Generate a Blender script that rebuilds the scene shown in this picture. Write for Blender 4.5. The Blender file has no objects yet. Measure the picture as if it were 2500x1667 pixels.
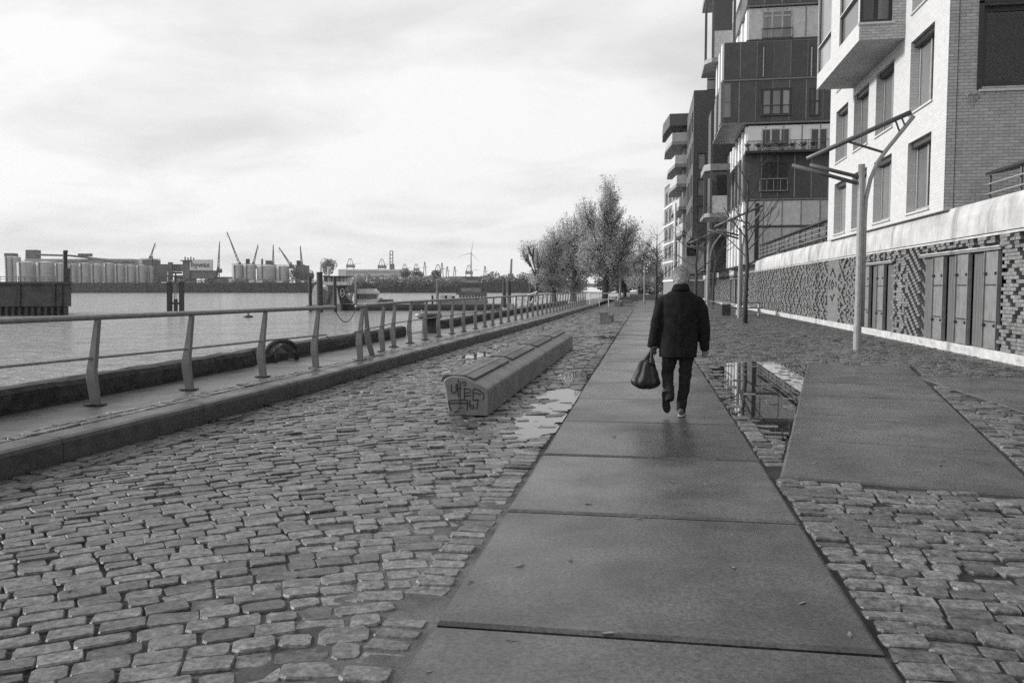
import bpy, bmesh, math, random
import numpy as np
from mathutils import Vector, Matrix, noise
random.seed(7); rng = np.random.default_rng(7)
S = bpy.context.scene
C = S.collection
R = math.radians

# ------------------------------------------------------------------ camera
LENS, CAMH = 29.0, 1.6
FPX = LENS / 36 * 2500
YAW, PITCH = R(9.31), math.atan((833.5 - 704) / FPX)
cam = bpy.data.cameras.new('camera'); cam.lens = LENS; cam.sensor_width = 36; cam.clip_end = 9000; cam.clip_start = 0.05
co = bpy.data.objects.new('camera', cam); C.objects.link(co)
co.location = (0, 0, CAMH); co.rotation_euler = (math.pi / 2 - PITCH, 0, YAW)
S.camera = co
# ------------------------------------------------------------------ world: bright broken overcast, black-and-white film
SUN_EL, SUN_AZ = R(20), R(-90)          # azimuth clockwise from +Y: the sun stands over the river on the left
w = bpy.data.worlds.new('World'); S.world = w; w.use_nodes = True
nt = w.node_tree; N = nt.nodes; L = nt.links; N.clear()
out = N.new('ShaderNodeOutputWorld'); bg = N.new('ShaderNodeBackground'); L.new(bg.outputs[0], out.inputs[0])
bg.inputs[1].default_value = 0.1
sky = N.new('ShaderNodeTexSky'); sky.sky_type = 'NISHITA'; sky.sun_disc = False
sky.sun_elevation = SUN_EL; sky.sun_rotation = SUN_AZ; sky.air_density = 1.5; sky.dust_density = 3
bw = N.new('ShaderNodeRGBToBW'); L.new(sky.outputs[0], bw.inputs[0])
tc = N.new('ShaderNodeTexCoord')
sep = N.new('ShaderNodeSeparateXYZ'); L.new(tc.outputs['Generated'], sep.inputs[0])
# cloud deck: project the direction on a plane overhead
zz = N.new('ShaderNodeMath'); zz.operation = 'MAXIMUM'; L.new(sep.outputs[2], zz.inputs[0]); zz.inputs[1].default_value = 0.0
za = N.new('ShaderNodeMath'); za.operation = 'ADD'; L.new(zz.outputs[0], za.inputs[0]); za.inputs[1].default_value = 0.22
dv = N.new('ShaderNodeVectorMath'); dv.operation = 'DIVIDE'; L.new(tc.outputs['Generated'], dv.inputs[0])
cz = N.new('ShaderNodeCombineXYZ')
for i in range(3): L.new(za.outputs[0], cz.inputs[i])
L.new(cz.outputs[0], dv.inputs[1])
n1 = N.new('ShaderNodeTexNoise'); n1.inputs['Scale'].default_value = 1.5; n1.inputs['Detail'].default_value = 7; n1.inputs['Roughness'].default_value = 0.55; n1.inputs['Distortion'].default_value = 0.35
mp = N.new('ShaderNodeMapping'); mp.inputs['Location'].default_value = (3.1, 1.4, 0); mp.inputs['Scale'].default_value = (1, 1.25, 1); mp.inputs['Rotation'].default_value = (0, 0, R(-25))
L.new(dv.outputs[0], mp.inputs[0]); L.new(mp.outputs[0], n1.inputs['Vector'])
cr = N.new('ShaderNodeValToRGB'); L.new(n1.outputs[0], cr.inputs[0])
e = cr.color_ramp.elements; e[0].position = 0.30; e[0].color = (.72, .72, .72, 1); e[1].position = 0.56; e[1].color = (.95, .95, .95, 1)
m10 = N.new('ShaderNodeMath'); m10.operation = 'MULTIPLY'; L.new(cr.outputs[0], m10.inputs[0]); m10.inputs[1].default_value = 10.6
mx = N.new('ShaderNodeMix'); mx.data_type = 'FLOAT'; mx.inputs[0].default_value = 0.88
sd = N.new('ShaderNodeVectorMath'); sd.operation = 'DOT_PRODUCT'; nv = N.new('ShaderNodeVectorMath'); nv.operation = 'NORMALIZE'; L.new(tc.outputs['Generated'], nv.inputs[0]); L.new(nv.outputs[0], sd.inputs[0])
sd.inputs[1].default_value = (math.sin(SUN_AZ) * math.cos(SUN_EL), math.cos(SUN_AZ) * math.cos(SUN_EL), math.sin(SUN_EL))
gw = N.new('ShaderNodeMapRange'); gw.interpolation_type = 'SMOOTHSTEP'; L.new(sd.outputs['Value'], gw.inputs[0]); gw.inputs[1].default_value = -.85; gw.inputs[2].default_value = .15; gw.inputs[3].default_value = .2; gw.inputs[4].default_value = 1.06   # thin cloud scatters forward: brighter towards the sun
mg = N.new('ShaderNodeMath'); mg.operation = 'MULTIPLY'; L.new(m10.outputs[0], mg.inputs[0]); L.new(gw.outputs[0], mg.inputs[1])
L.new(bw.outputs[0], mx.inputs[2]); L.new(mg.outputs[0], mx.inputs[3])
L.new(mx.outputs[0], bg.inputs[0])
sun = bpy.data.lights.new('sun', 'SUN'); sun.energy = 3.6; sun.angle = R(8); sun.color = (1, .985, .97)
so = bpy.data.objects.new('sun', sun); C.objects.link(so)
d = Vector((math.sin(SUN_AZ) * math.cos(SUN_EL), math.cos(SUN_AZ) * math.cos(SUN_EL), math.sin(SUN_EL)))
so.rotation_euler = (-d).to_track_quat('-Z', 'Y').to_euler(); so.location = d * 60
S.view_settings.view_transform = 'Standard'; S.view_settings.look = 'None'; S.view_settings.exposure = 0.0; S.view_settings.gamma = 1
S.view_settings.use_curve_mapping = False
S.render.engine = 'CYCLES'; S.cycles.max_bounces = 6; S.cycles.glossy_bounces = 3; S.cycles.diffuse_bounces = 3
S.cycles.sample_clamp_indirect = 3.0; S.cycles.sample_clamp_direct = 2.2
S.cycles.use_denoising = False        # the grain of the film

# ------------------------------------------------------------------ pixel -> world (photo is 2500 x 1667)
_cy, _sy, _cp, _sp = math.cos(YAW), math.sin(YAW), math.cos(PITCH), math.sin(PITCH)
def ray(u, v):
    x = (u - 1250) / FPX; y = -(v - 833.5) / FPX
    fw = _cp + _sp * y; up = -_sp + _cp * y
    return Vector((_cy * x - _sy * fw, _sy * x + _cy * fw, up))
def aty(u, v, Y):
    r = ray(u, v); t = Y / r.y; return Vector((r.x * t, Y, r.z * t + CAMH))
def atz(u, v, z=0.0):
    r = ray(u, v); t = (z - CAMH) / r.z; return Vector((r.x * t, r.y * t, z))
def atx(u, v, X):
    r = ray(u, v); t = X / r.x; return Vector((X, r.y * t, r.z * t + CAMH))
RT, FW = Vector((_cy, _sy, 0)), Vector((-_sy, _cy, 0))
def atd(u, v, D):
    """point seen at (u,v) standing D metres ahead (measured level along the view)"""
    r = ray(u, v); t = D / (r.x * FW.x + r.y * FW.y); return Vector((r.x * t, r.y * t, r.z * t + CAMH))
def proj(x, y, z=0.0):
    a = _cy * x + _sy * y; b = -_sy * x + _cy * y; z = z - CAMH
    dd = _cp * b - _sp * z; uu = _sp * b + _cp * z
    return 1250 + FPX * a / dd, 833.5 - FPX * uu / dd

# ------------------------------------------------------------------ mesh helpers
class MB:
    def __init__(s): s.v = []; s.f = []
    def add(s, vs, fs):
        b = len(s.v); s.v += [tuple(p) for p in vs]; s.f += [tuple(i + b for i in f) for f in fs]; return s
    def box(s, c, sz, rz=0.0, M=None):
        hx, hy, hz = sz[0] / 2, sz[1] / 2, sz[2] / 2; cc, ss = math.cos(rz), math.sin(rz)
        vs = []
        for dz in (-hz, hz):
            for dx, dy in ((-hx, -hy), (hx, -hy), (hx, hy), (-hx, hy)):
                vs.append(Vector((c[0] + cc * dx - ss * dy, c[1] + ss * dx + cc * dy, c[2] + dz)))
        if M: vs = [M @ p for p in vs]
        return s.add(vs, [(3, 2, 1, 0), (4, 5, 6, 7), (0, 1, 5, 4), (1, 2, 6, 5), (2, 3, 7, 6), (3, 0, 4, 7)])
    def span(s, a, b):
        return s.box([(a[i] + b[i]) / 2 for i in range(3)], [abs(b[i] - a[i]) for i in range(3)])
    def tube(s, pts, r, n=8, cap=True):
        pts = [Vector(p) for p in pts]; rr = r if isinstance(r, (list, tuple)) else [r] * len(pts)
        rings = []; up = Vector((0, 0, 1)); prev = None
        for i, p in enumerate(pts):
            t = (pts[min(i + 1, len(pts) - 1)] - pts[max(i - 1, 0)]).normalized()
            a = prev if prev is not None else (Vector((1, 0, 0)) if abs(t.z) > .9 else up)
            b = t.cross(a)
            if b.length < 1e-5: b = t.cross(Vector((0, 1, 0)))
            b.normalize(); a = b.cross(t).normalized(); prev = a
            rings.append([p + (a * math.cos(2 * math.pi * k / n) + b * math.sin(2 * math.pi * k / n)) * rr[i] for k in range(n)])
        return s.loft(rings, cap)
    def loft(s, rings, cap=True, closed=True):
        n = len(rings[0]); vs = [p for r in rings for p in r]; fs = []
        for i in range(len(rings) - 1):
            for k in range(n if closed else n - 1):
                k2 = (k + 1) % n; fs.append((i * n + k, i * n + k2, (i + 1) * n + k2, (i + 1) * n + k))
        if cap and closed:
            fs.append(tuple(range(n - 1, -1, -1))); fs.append(tuple((len(rings) - 1) * n + k for k in range(n)))
        return s.add(vs, fs)
    def cyl(s, base, r, h, n=16, r2=None):
        b = Vector(base); r2 = r if r2 is None else r2
        return s.loft([[b + Vector((math.cos(2 * math.pi * k / n) * q, math.sin(2 * math.pi * k / n) * q, zz)) for k in range(n)] for q, zz in ((r, 0), (r2, h))])
    def ell(s, c, r, nu=12, nv=8, M=None):
        c = Vector(c); vs = []; fs = []
        for j in range(1, nv):
            th = math.pi * j / nv
            for k in range(nu):
                ph = 2 * math.pi * k / nu
                vs.append(Vector((r[0] * math.sin(th) * math.cos(ph), r[1] * math.sin(th) * math.sin(ph), r[2] * math.cos(th))))
        vs += [Vector((0, 0, r[2])), Vector((0, 0, -r[2]))]
        if M: vs = [M @ p for p in vs]
        vs = [p + c for p in vs]; T = len(vs) - 2
        for j in range(nv - 2):
            for k in range(nu):
                k2 = (k + 1) % nu; fs.append((j * nu + k, (j + 1) * nu + k, (j + 1) * nu + k2, j * nu + k2))
        for k in range(nu):
            k2 = (k + 1) % nu; fs.append((T, k, k2)); fs.append((T + 1, (nv - 2) * nu + k2, (nv - 2) * nu + k))
        return s.add(vs, fs)
    def prism(s, poly, off):
        """closed polygon of 3d points extruded by the vector off"""
        a = [Vector(p) for p in poly]; o = Vector(off); n = len(a)
        fs = [tuple(range(n - 1, -1, -1)), tuple(range(n, 2 * n))] + [(k, (k + 1) % n, n + (k + 1) % n, n + k) for k in range(n)]
        return s.add(a + [p + o for p in a], fs)
    def build(s, name, mat, parent=None, smooth=False, bevel=0, fix=True):
        me = bpy.data.meshes.new(name); me.from_pydata(s.v, [], s.f)
        if fix:
            bm = bmesh.new(); bm.from_mesh(me); bmesh.ops.recalc_face_normals(bm, faces=bm.faces); bm.to_mesh(me); bm.free()
        if mat: me.materials.append(mat)
        if smooth: me.polygons.foreach_set('use_smooth', [True] * len(me.polygons))
        o = bpy.data.objects.new(name, me); C.objects.link(o)
        if parent is not None: o.parent = parent
        if bevel:
            b = o.modifiers.new('bevel', 'BEVEL'); b.width = bevel; b.segments = 2; b.limit_method = 'ANGLE'
        return o
def tag(o, label=None, cat=None, group=None, kind=None):
    if label: o['label'] = label
    if cat: o['category'] = cat
    if group: o['group'] = group
    if kind: o['kind'] = kind
    return o
def empty(name, label, cat, group=None, loc=(0, 0, 0)):
    o = bpy.data.objects.new(name, None); C.objects.link(o); o.empty_display_size = .2; o.location = loc
    return tag(o, label, cat, group)
def struct(o): o['kind'] = 'structure'; return o
def copy_tree(o, parent=None):
    c = o.copy(); C.objects.link(c); c.parent = parent
    for ch in list(o.children): copy_tree(ch, c)
    return c
def shift(o, v): o.location = Vector(o.location) + Vector(v)

# ------------------------------------------------------------------ materials (grey: the photograph is black and white)
def mat(name, lo, hi=None, scale=6.0, rough=.7, rough2=None, bump=0.0, bscale=None, spec=.5, metal=0.0, detail=6, fine=0.0, stain=None, attr=None, stretch=None, contrast=(.35, .65), objrand=0.0):
    m = bpy.data.materials.new(name); m.use_nodes = True; t = m.node_tree; P = t.nodes['Principled BSDF']; nn = t.nodes.new; ln = t.links.new
    hi = lo if hi is None else hi
    P.inputs['Roughness'].default_value = rough; P.inputs['Metallic'].default_value = metal; P.inputs['Specular IOR Level'].default_value = spec
    geo = nn('ShaderNodeNewGeometry'); vec = geo.outputs['Position']
    if stretch:
        mpg = nn('ShaderNodeMapping'); mpg.inputs['Scale'].default_value = stretch; ln(vec, mpg.inputs[0]); vec = mpg.outputs[0]
    ns = nn('ShaderNodeTexNoise'); ns.inputs['Scale'].default_value = scale; ns.inputs['Detail'].default_value = detail; ns.inputs['Roughness'].default_value = .6; ln(vec, ns.inputs['Vector'])
    mr = nn('ShaderNodeMapRange'); ln(ns.outputs[0], mr.inputs[0]); mr.inputs[1].default_value = contrast[0]; mr.inputs[2].default_value = contrast[1]; mr.inputs[3].default_value = lo; mr.inputs[4].default_value = hi
    val = mr.outputs[0]
    def math_(op, a, b):
        q = nn('ShaderNodeMath'); q.operation = op
        for i, x in enumerate((a, b)):
            if isinstance(x, (int, float)): q.inputs[i].default_value = x
            else: ln(x, q.inputs[i])
        return q.outputs[0]
    fn = None
    if fine or bump:
        fn = nn('ShaderNodeTexNoise'); fn.inputs['Scale'].default_value = bscale or scale * 14; fn.inputs['Detail'].default_value = 5; fn.inputs['Roughness'].default_value = .7; ln(vec, fn.inputs['Vector'])
    if fine:
        f2 = nn('ShaderNodeMapRange'); ln(fn.outputs[0], f2.inputs[0]); f2.inputs[1].default_value = .3; f2.inputs[2].default_value = .7; f2.inputs[3].default_value = 1 - fine; f2.inputs[4].default_value = 1 + fine
        val = math_('MULTIPLY', val, f2.outputs[0])
    if stain:            # (scale vector, darkness): runs and blotches with a shape of their own
        sm = nn('ShaderNodeMapping'); sm.inputs['Scale'].default_value = stain[0]; ln(geo.outputs['Position'], sm.inputs[0])
        sn = nn('ShaderNodeTexNoise'); sn.inputs['Scale'].default_value = 1; sn.inputs['Detail'].default_value = 5; sn.inputs['Roughness'].default_value = .65; ln(sm.outputs[0], sn.inputs['Vector'])
        s2 = nn('ShaderNodeMapRange'); ln(sn.outputs[0], s2.inputs[0]); s2.inputs[1].default_value = .52; s2.inputs[2].default_value = .72; s2.inputs[3].default_value = 1; s2.inputs[4].default_value = 1 - stain[1]
        val = math_('MULTIPLY', val, s2.outputs[0])
    if objrand:
        oi = nn('ShaderNodeObjectInfo'); om = nn('ShaderNodeMapRange'); ln(oi.outputs['Random'], om.inputs[0]); om.inputs[3].default_value = 1 - objrand; om.inputs[4].default_value = 1 + objrand; val = math_('MULTIPLY', val, om.outputs[0])
    if attr:
        at = nn('ShaderNodeAttribute'); at.attribute_name = attr; val = math_('MULTIPLY', val, at.outputs['Fac'])
    cb = nn('ShaderNodeCombineColor'); 
    for i in range(3): ln(val, cb.inputs[i])
    ln(cb.outputs[0], P.inputs['Base Color'])
    if rough2 is not None:
        r2 = nn('ShaderNodeTexNoise'); r2.inputs['Scale'].default_value = scale * .35; r2.inputs['Detail'].default_value = 4; ln(geo.outputs['Position'], r2.inputs['Vector'])
        rm = nn('ShaderNodeMapRange'); ln(r2.outputs[0], rm.inputs[0]); rm.inputs[1].default_value = .38; rm.inputs[2].default_value = .62; rm.inputs[3].default_value = rough; rm.inputs[4].default_value = rough2; ln(rm.outputs[0], P.inputs['Roughness'])
    if bump:
        b = nn('ShaderNodeBump'); b.inputs['Strength'].default_value = min(1, bump); b.inputs['Distance'].default_value = .01 * max(1, bump); ln(fn.outputs[0], b.inputs['Height']); ln(b.outputs[0], P.inputs['Normal'])
    return m
def brick_mat(name, lo, hi, mortar, axis='yz', bw=.25, bh=.083, rough=.8, bump=.6, stain=None):
    m = mat(name, lo, hi, 5, rough, stain=stain); t = m.node_tree; P = t.nodes['Principled BSDF']; nn = t.nodes.new; ln = t.links.new
    geo = nn('ShaderNodeNewGeometry'); sp = nn('ShaderNodeSeparateXYZ'); ln(geo.outputs['Position'], sp.inputs[0]); cb = nn('ShaderNodeCombineXYZ')
    ln(sp.outputs['xyz'.index(axis[0])], cb.inputs[0]); ln(sp.outputs['xyz'.index(axis[1])], cb.inputs[1])
    bt = nn('ShaderNodeTexBrick'); ln(cb.outputs[0], bt.inputs['Vector']); bt.inputs['Scale'].default_value = 1; bt.inputs['Brick Width'].default_value = bw; bt.inputs['Row Height'].default_value = bh
    bt.inputs['Mortar Size'].default_value = .008; bt.inputs['Mortar Smooth'].default_value = .3; bt.inputs['Bias'].default_value = 0
    bt.inputs['Color1'].default_value = (lo, lo, lo, 1); bt.inputs['Color2'].default_value = (hi, hi, hi, 1); bt.inputs['Mortar'].default_value = (mortar, mortar, mortar, 1)
    old = P.inputs['Base Color'].links[0].from_socket
    mm = nn('ShaderNodeMix'); mm.data_type = 'RGBA'; mm.blend_type = 'MIX'; mm.inputs[0].default_value = .35
    ln(bt.outputs[0], mm.inputs[6]); ln(old, mm.inputs[7]); ln(mm.outputs[2], P.inputs['Base Color'])
    b = nn('ShaderNodeBump'); b.inputs['Strength'].default_value = bump; b.inputs['Distance'].default_value = .012; b.invert = True; ln(bt.outputs['Fac'], b.inputs['Height']); ln(b.outputs[0], P.inputs['Normal'])
    return m
def glass_mat(name, base=.03, rough=.04):
    return mat(name, base, base * 1.4, .6, rough, spec=.8, objrand=.55)
K = {}
K['slab'] = mat('wet_concrete_slab', .036, .082, 1.9, .17, .42, bump=.4, bscale=42, fine=.7, spec=.55, stain=((1.5, 1.0, 1), .5), objrand=.28)
K['cobble'] = mat('granite_cobble', .07, .165, 14, .27, .46, bump=.7, bscale=30, fine=.7, attr='tint', spec=.45)
K['joint'] = mat('sand_and_soil_joint', .014, .035, 3.0, .6, .9, bump=.8, bscale=90, fine=.4, attr='tint', spec=.25)
K['puddle'] = mat('puddle_water', .012, .02, 2, .015, spec=.5)
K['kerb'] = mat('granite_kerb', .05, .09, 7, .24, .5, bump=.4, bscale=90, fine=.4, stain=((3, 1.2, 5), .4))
K['asphalt'] = mat('quay_asphalt', .085, .13, 3, .26, .5, bump=.35, bscale=70, fine=.35)
K['oldstone'] = mat('mossy_old_quay_stone', .012, .05, 7, .8, bump=1.6, bscale=24, fine=.5)
K['oldstone_top'] = K['oldstone']
K['conc'] = mat('grey_cast_concrete', .15, .24, 4, .6, bump=.3, bscale=120, fine=.2, stain=((6, 6, 1.2), .35))
K['board'] = mat('weathered_seat_board', .05, .10, 3, .4, .6, bump=.4, stretch=(14, 1.2, 14), fine=.2)
K['railpost'] = mat('painted_grey_steel', .17, .22, 9, .42, .6, fine=.1, bump=.15)
K['rail'] = mat('galvanised_rail', .20, .27, 12, .38, .55, fine=.12)
K['steel_dark'] = mat('dark_rusty_steel', .02, .05, 10, .6, bump=.5, fine=.3)
K['lamp'] = mat('grey_lamp_steel', .26, .33, 8, .4, .55, fine=.08)
K['lampdark'] = mat('dark_lamp_steel', .08, .11, 8, .4, .55, fine=.08)
K['ink'] = mat('marker_ink', .02, .03, 30, .6)
K['bark'] = mat('dark_tree_bark', .028, .06, 12, .85, bump=.8, fine=.3)
K['barkmid'] = mat('grey_tree_bark', .05, .08, 12, .85, bump=.8, fine=.3)
K['leaf'] = mat('autumn_leaf', .34, .62, 1.5, .6, spec=.3)
K['leafdark'] = mat('dark_leaf', .13, .26, 1.2, .6, spec=.3)
K['litter'] = mat('fallen_leaf_litter', .02, .22, 6, .6)
K['weed'] = mat('weed_blade', .03, .08, 9, .7)
K['plinth'] = mat('pale_concrete_plinth', .42, .58, 2.5, .75, bump=.2, fine=.12, stain=((3, 1.5, 6), .35))
K['band'] = mat('white_parapet_concrete', .40, .58, 1.6, .75, bump=.15, fine=.1, stain=((1.5, 1.9, .45), .6))
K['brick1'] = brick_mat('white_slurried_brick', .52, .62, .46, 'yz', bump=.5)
K['brick1_shaded'] = brick_mat('white_slurried_brick_shaded', .34, .50, .20, 'xz', bump=.9)  # same brick as the river facade, with shade darkened into its colour
K['relief'] = mat('relief_brick', .14, .22, 6, .8, bump=.3, bscale=90, fine=.2, attr='tint')
K['mortar'] = mat('recessed_mortar', .16, .2, 8, .9, fine=.2)
K['gate'] = mat('grey_painted_gate', .17, .23, 5, .5, fine=.08, stain=((5, 5, .8), .3))
K['gatewood'] = mat('weathered_gate_plank', .09, .16, 3, .7, stretch=(18, 18, 1.4), fine=.2)
K['soffit'] = mat('grey_render_soffit', .34, .40, 3, .8, fine=.08)
K['frame'] = mat('dark_window_frame', .018, .028, 6, .4)
K['framewhite'] = mat('pale_window_frame', .5, .6, 6, .5)
K['glass'] = glass_mat('window_glass', .025)
K['glassgrey'] = glass_mat('curtained_window_glass', .16, .12)
K['sill'] = mat('pale_metal_sill', .5, .58, 6, .4)
K['dark'] = mat('dark_metal_cladding', .060, .088, 3, .5, .65, fine=.06, stretch=(3, 3, .6), objrand=.22)
K['seam'] = mat('pale_seam_strip', .16, .22, 4, .45, objrand=.5)
K['darkedge'] = mat('cladding_edge_strip', .16, .2, 4, .45)
K['white'] = mat('white_cladding', .72, .80, 2, .6, objrand=.1, fine=.04)
K['grey'] = mat('pale_grey_cladding', .44, .56, 3, .6, objrand=.14, fine=.05, stain=((3, 3, .9), .2))
K['brick3'] = brick_mat('dark_brick', .07, .11, .06, 'xz')
K['brick3s'] = brick_mat('dark_brick_side', .10, .15, .08, 'yz')
K['brick5'] = brick_mat('grey_brick', .2, .28, .16, 'yz')
K['interior'] = mat('dim_room_wall', .4, .45, 2, .9)
K['person_coat'] = mat('black_wool_coat', .010, .020, 10, .95, bump=.4, bscale=300, fine=.3, spec=.15)
K['trouser'] = mat('dark_trousers', .014, .026, 6, .85, bump=.3, bscale=240, fine=.25, spec=.2)
K['skin'] = mat('skin', .22, .28, 20, .55)
K['hair'] = mat('grey_hair', .26, .62, 45, .7, fine=.5, bump=1.0, bscale=120)
K['shoe'] = mat('grey_shoe_upper', .06, .09, 20, .7, fine=.2)
K['sole'] = mat('black_shoe_sole', .008, .014, 30, .7, bump=.5)
K['solew'] = mat('white_shoe_sole', .38, .45, 20, .6)
K['bag'] = mat('black_plastic_bag', .010, .018, 6, .45, .65, bump=.3, bscale=20, spec=.5)
K['eye'] = mat('eye', .02, .02, 3, .1)
K['pile'] = mat('tarred_timber_pile', .03, .07, 5, .75, stretch=(4, 4, .5), fine=.3)
K['hull'] = mat('dark_hull_paint', .022, .04, 1.5, .5)
K['boatwhite'] = mat('white_boat_paint', .6, .7, 2, .4, stain=((1.5, 1.5, .6), .25))
K['boatgrey'] = mat('grey_boat_paint', .2, .3, 2, .5)
K['pontoon'] = mat('pontoon_deck', .1, .16, 1, .6)
K['quayfar'] = mat('far_quay_wall', .03, .06, .25, .9, stretch=(1, 1, .6))
K['jetty'] = mat('stained_jetty_concrete', .045, .11, .5, .85, bump=.3, stain=((.5, .5, .3), .5))
K['tank'] = mat('grey_storage_tank', .42, .52, .12, .6, stain=((.2, .2, .04), .2))
K['tankdark'] = mat('dark_storage_tank', .14, .18, .12, .6)
K['shed'] = mat('white_shed', .62, .7, .2, .6)
K['industry'] = mat('grey_plant_steel', .10, .16, .3, .7)
K['crane'] = mat('crane_steel', .14, .18, .2, .6)
K['container'] = mat('crane_machinery_house', .09, .14, .3, .6)
K['turbine'] = mat('turbine_white', .35, .4, .2, .5)
K['farland'] = mat('far_ground', .10, .2, .08, .9)
K['farleaf'] = mat('far_foliage', .10, .2, .12, .8)
K['farleaf2'] = mat('far_bare_bush', .2, .32, .12, .8)
K['ground'] = mat('distant_paving', .10, .16, .6, .8, fine=.2)
K['chain'] = K['steel_dark']
def water_mat():
    m = bpy.data.materials.new('river_water'); m.use_nodes = True; t = m.node_tree; P = t.nodes['Principled BSDF']; nn = t.nodes.new; ln = t.links.new
    P.inputs['Base Color'].default_value = (.30, .30, .30, 1); P.inputs['Roughness'].default_value = .16; P.inputs['IOR'].default_value = 1.33
    geo = nn('ShaderNodeNewGeometry'); mp = nn('ShaderNodeMapping'); mp.inputs['Rotation'].default_value = (0, 0, R(4)); mp.inputs['Scale'].default_value = (.32, 1.0, 1); ln(geo.outputs['Position'], mp.inputs[0])
    a = nn('ShaderNodeTexNoise'); a.inputs['Scale'].default_value = .55; a.inputs['Detail'].default_value = 5; a.inputs['Roughness'].default_value = .62; ln(mp.outputs[0], a.inputs['Vector'])
    b = nn('ShaderNodeTexNoise'); b.inputs['Scale'].default_value = .16; b.inputs['Detail'].default_value = 3; ln(mp.outputs[0], b.inputs['Vector'])
    ad = nn('ShaderNodeMath'); ad.operation = 'MULTIPLY_ADD'; ln(b.outputs[0], ad.inputs[0]); ad.inputs[1].default_value = 1.2; ln(a.outputs[0], ad.inputs[2])
    bu = nn('ShaderNodeBump'); bu.inputs['Strength'].default_value = 1; bu.inputs['Distance'].default_value = 2.4; ln(ad.outputs[0], bu.inputs['Height']); ln(bu.outputs[0], P.inputs['Normal'])
    return m
K['water'] = water_mat()
def thin_glass(name):
    m = bpy.data.materials.new(name); m.use_nodes = True; t = m.node_tree; t.nodes.clear(); o = t.nodes.new('ShaderNodeOutputMaterial'); a = t.nodes.new('ShaderNodeBsdfTransparent'); b = t.nodes.new('ShaderNodeBsdfGlossy'); b.inputs['Roughness'].default_value = .01; f = t.nodes.new('ShaderNodeFresnel'); f.inputs[0].default_value = 1.5; x = t.nodes.new('ShaderNodeMixShader')
    a.inputs[0].default_value = (.8, .8, .8, 1); t.links.new(f.outputs[0], x.inputs[0]); t.links.new(a.outputs[0], x.inputs[1]); t.links.new(b.outputs[0], x.inputs[2]); t.links.new(x.outputs[0], o.inputs[0]); return m
K['clear'] = thin_glass('clear_window_glass')
for k_ in ('leaf', 'leafdark'):                              # thin leaves let light through
    t = K[k_].node_tree; P = t.nodes['Principled BSDF']; tl = t.nodes.new('ShaderNodeBsdfTranslucent'); x = t.nodes.new('ShaderNodeMixShader'); x.inputs[0].default_value = .4; src = P.inputs['Base Color'].links[0].from_socket
    t.links.new(src, tl.inputs[0]); t.links.new(P.outputs[0], x.inputs[1]); t.links.new(tl.outputs[0], x.inputs[2]); t.links.new(x.outputs[0], t.nodes['Material Output'].inputs[0])

# ================================================================== SETTING
WATERZ = -2.2
def kerb_x(y):
    pts = [(-4, -5.62), (5.5, -5.36), (9, -5.2), (13, -5.08), (22, -4.95), (39, -4.66), (72, -4.45), (140, -4.3)]
    return float(np.interp(y, [p[0] for p in pts], [p[1] for p in pts]))
PATH0, PATH1, SL, SY0 = -.994, 1.054, 2.055, 3.728
WALLX = 7.7
S2O, S2A = Vector((1.12, 7.2, 0)), math.atan(.203)           # second run of slabs, turned away from the path
S2U, S2V = Vector((math.cos(S2A), -math.sin(S2A), 0)), Vector((math.sin(S2A), math.cos(S2A), 0))
def in_s2(x, y, m=0.0):
    q = Vector((x, y, 0)) - S2O; a, b = q.dot(S2U), q.dot(S2V); return -m < a < 1.98 + m and -m < b < 11.52 + m
def in_s3(x, y, m=0.0): return 4.82 - m < x < 6.88 + m and 8.0 - m < y < 16.05 + m
def smooth(t): t = max(0, min(1, t)); return t * t * (3 - 2 * t)
def fbm(x, y, s=1.0): return noise.noise(Vector((x * s, y * s, 3.7))) + .5 * noise.noise(Vector((x * s * 2.1, y * s * 2.1, 9.2)))
def gauss(x, y, cx, cy, sx, sy): return math.exp(-((x - cx) / sx) ** 2 - ((y - cy) / sy) ** 2)
def dip(x, y):
    """hollows in the paving where rain stands"""
    v = 0.0
    if x > 1.0:
        xl = 1.1 + .203 * (y - 7.2)
        if 8 < y < 20.5:
            cx = 1.32 + .58 * max(.25, xl - 1.32) * .9; wd = .22 + .42 * max(.2, xl - 1.3)
            v += .024 * math.exp(-((x - cx) / wd) ** 2) * smooth((y - 8.6) / 1.8) * smooth((19.6 - y) / 2.2) * (1 + .9 * fbm(x, y, .9))
        v += .012 * max(0, fbm(x + 9, y, .35) - .45)
    elif x < -.9:
        v += .024 * gauss(x, y, -1.28, 10.2, .30, 2.0) * (1 + .9 * fbm(x, y, 1.6))
        v += .03 * gauss(x, y, -1.3, 15.2, .3, .9) + .026 * gauss(x, y, -1.25, 12.3, .3, .8)
        v += .02 * gauss(x, y, -3.9, 20, .5, 5) * (.6 + fbm(x, y, .8))
        v += .02 * gauss(x, y, -1.3, 27, .5, 4) * (.8 + fbm(x, y, .8))
    return max(0, v)
def sandfill(x, y):
    """joints filled flush with sand near the slab edge"""
    if x > 0: return .35 * max(0, fbm(x, y, .8))
    return smooth((x + 2.6) / 1.4) * smooth((9 - y) / 4) * .9 + .9 * gauss(x, y, -2.4, 7.6, .8, .7) * (.6 + fbm(x, y, 1.5)) + .5 * max(0, fbm(x + 3, y, .7) - .25)

# ground sheet, water, far bank
g = MB(); g.add([(-6.95, -40, -.10), (1500, -40, -.10), (1500, 2600, -.10), (-6.95, 2600, -.10)], [(0, 1, 2, 3)])
struct(g.build('ground', K['ground'], fix=False))
g = MB(); g.add([(-4000, -200, WATERZ), (-6.9, -200, WATERZ), (-6.9, 140, WATERZ), (120, 900, WATERZ), (-4000, 900, WATERZ)], [(0, 1, 2, 3, 4)])
struct(g.build('river_water', K['water'], fix=False))

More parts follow.
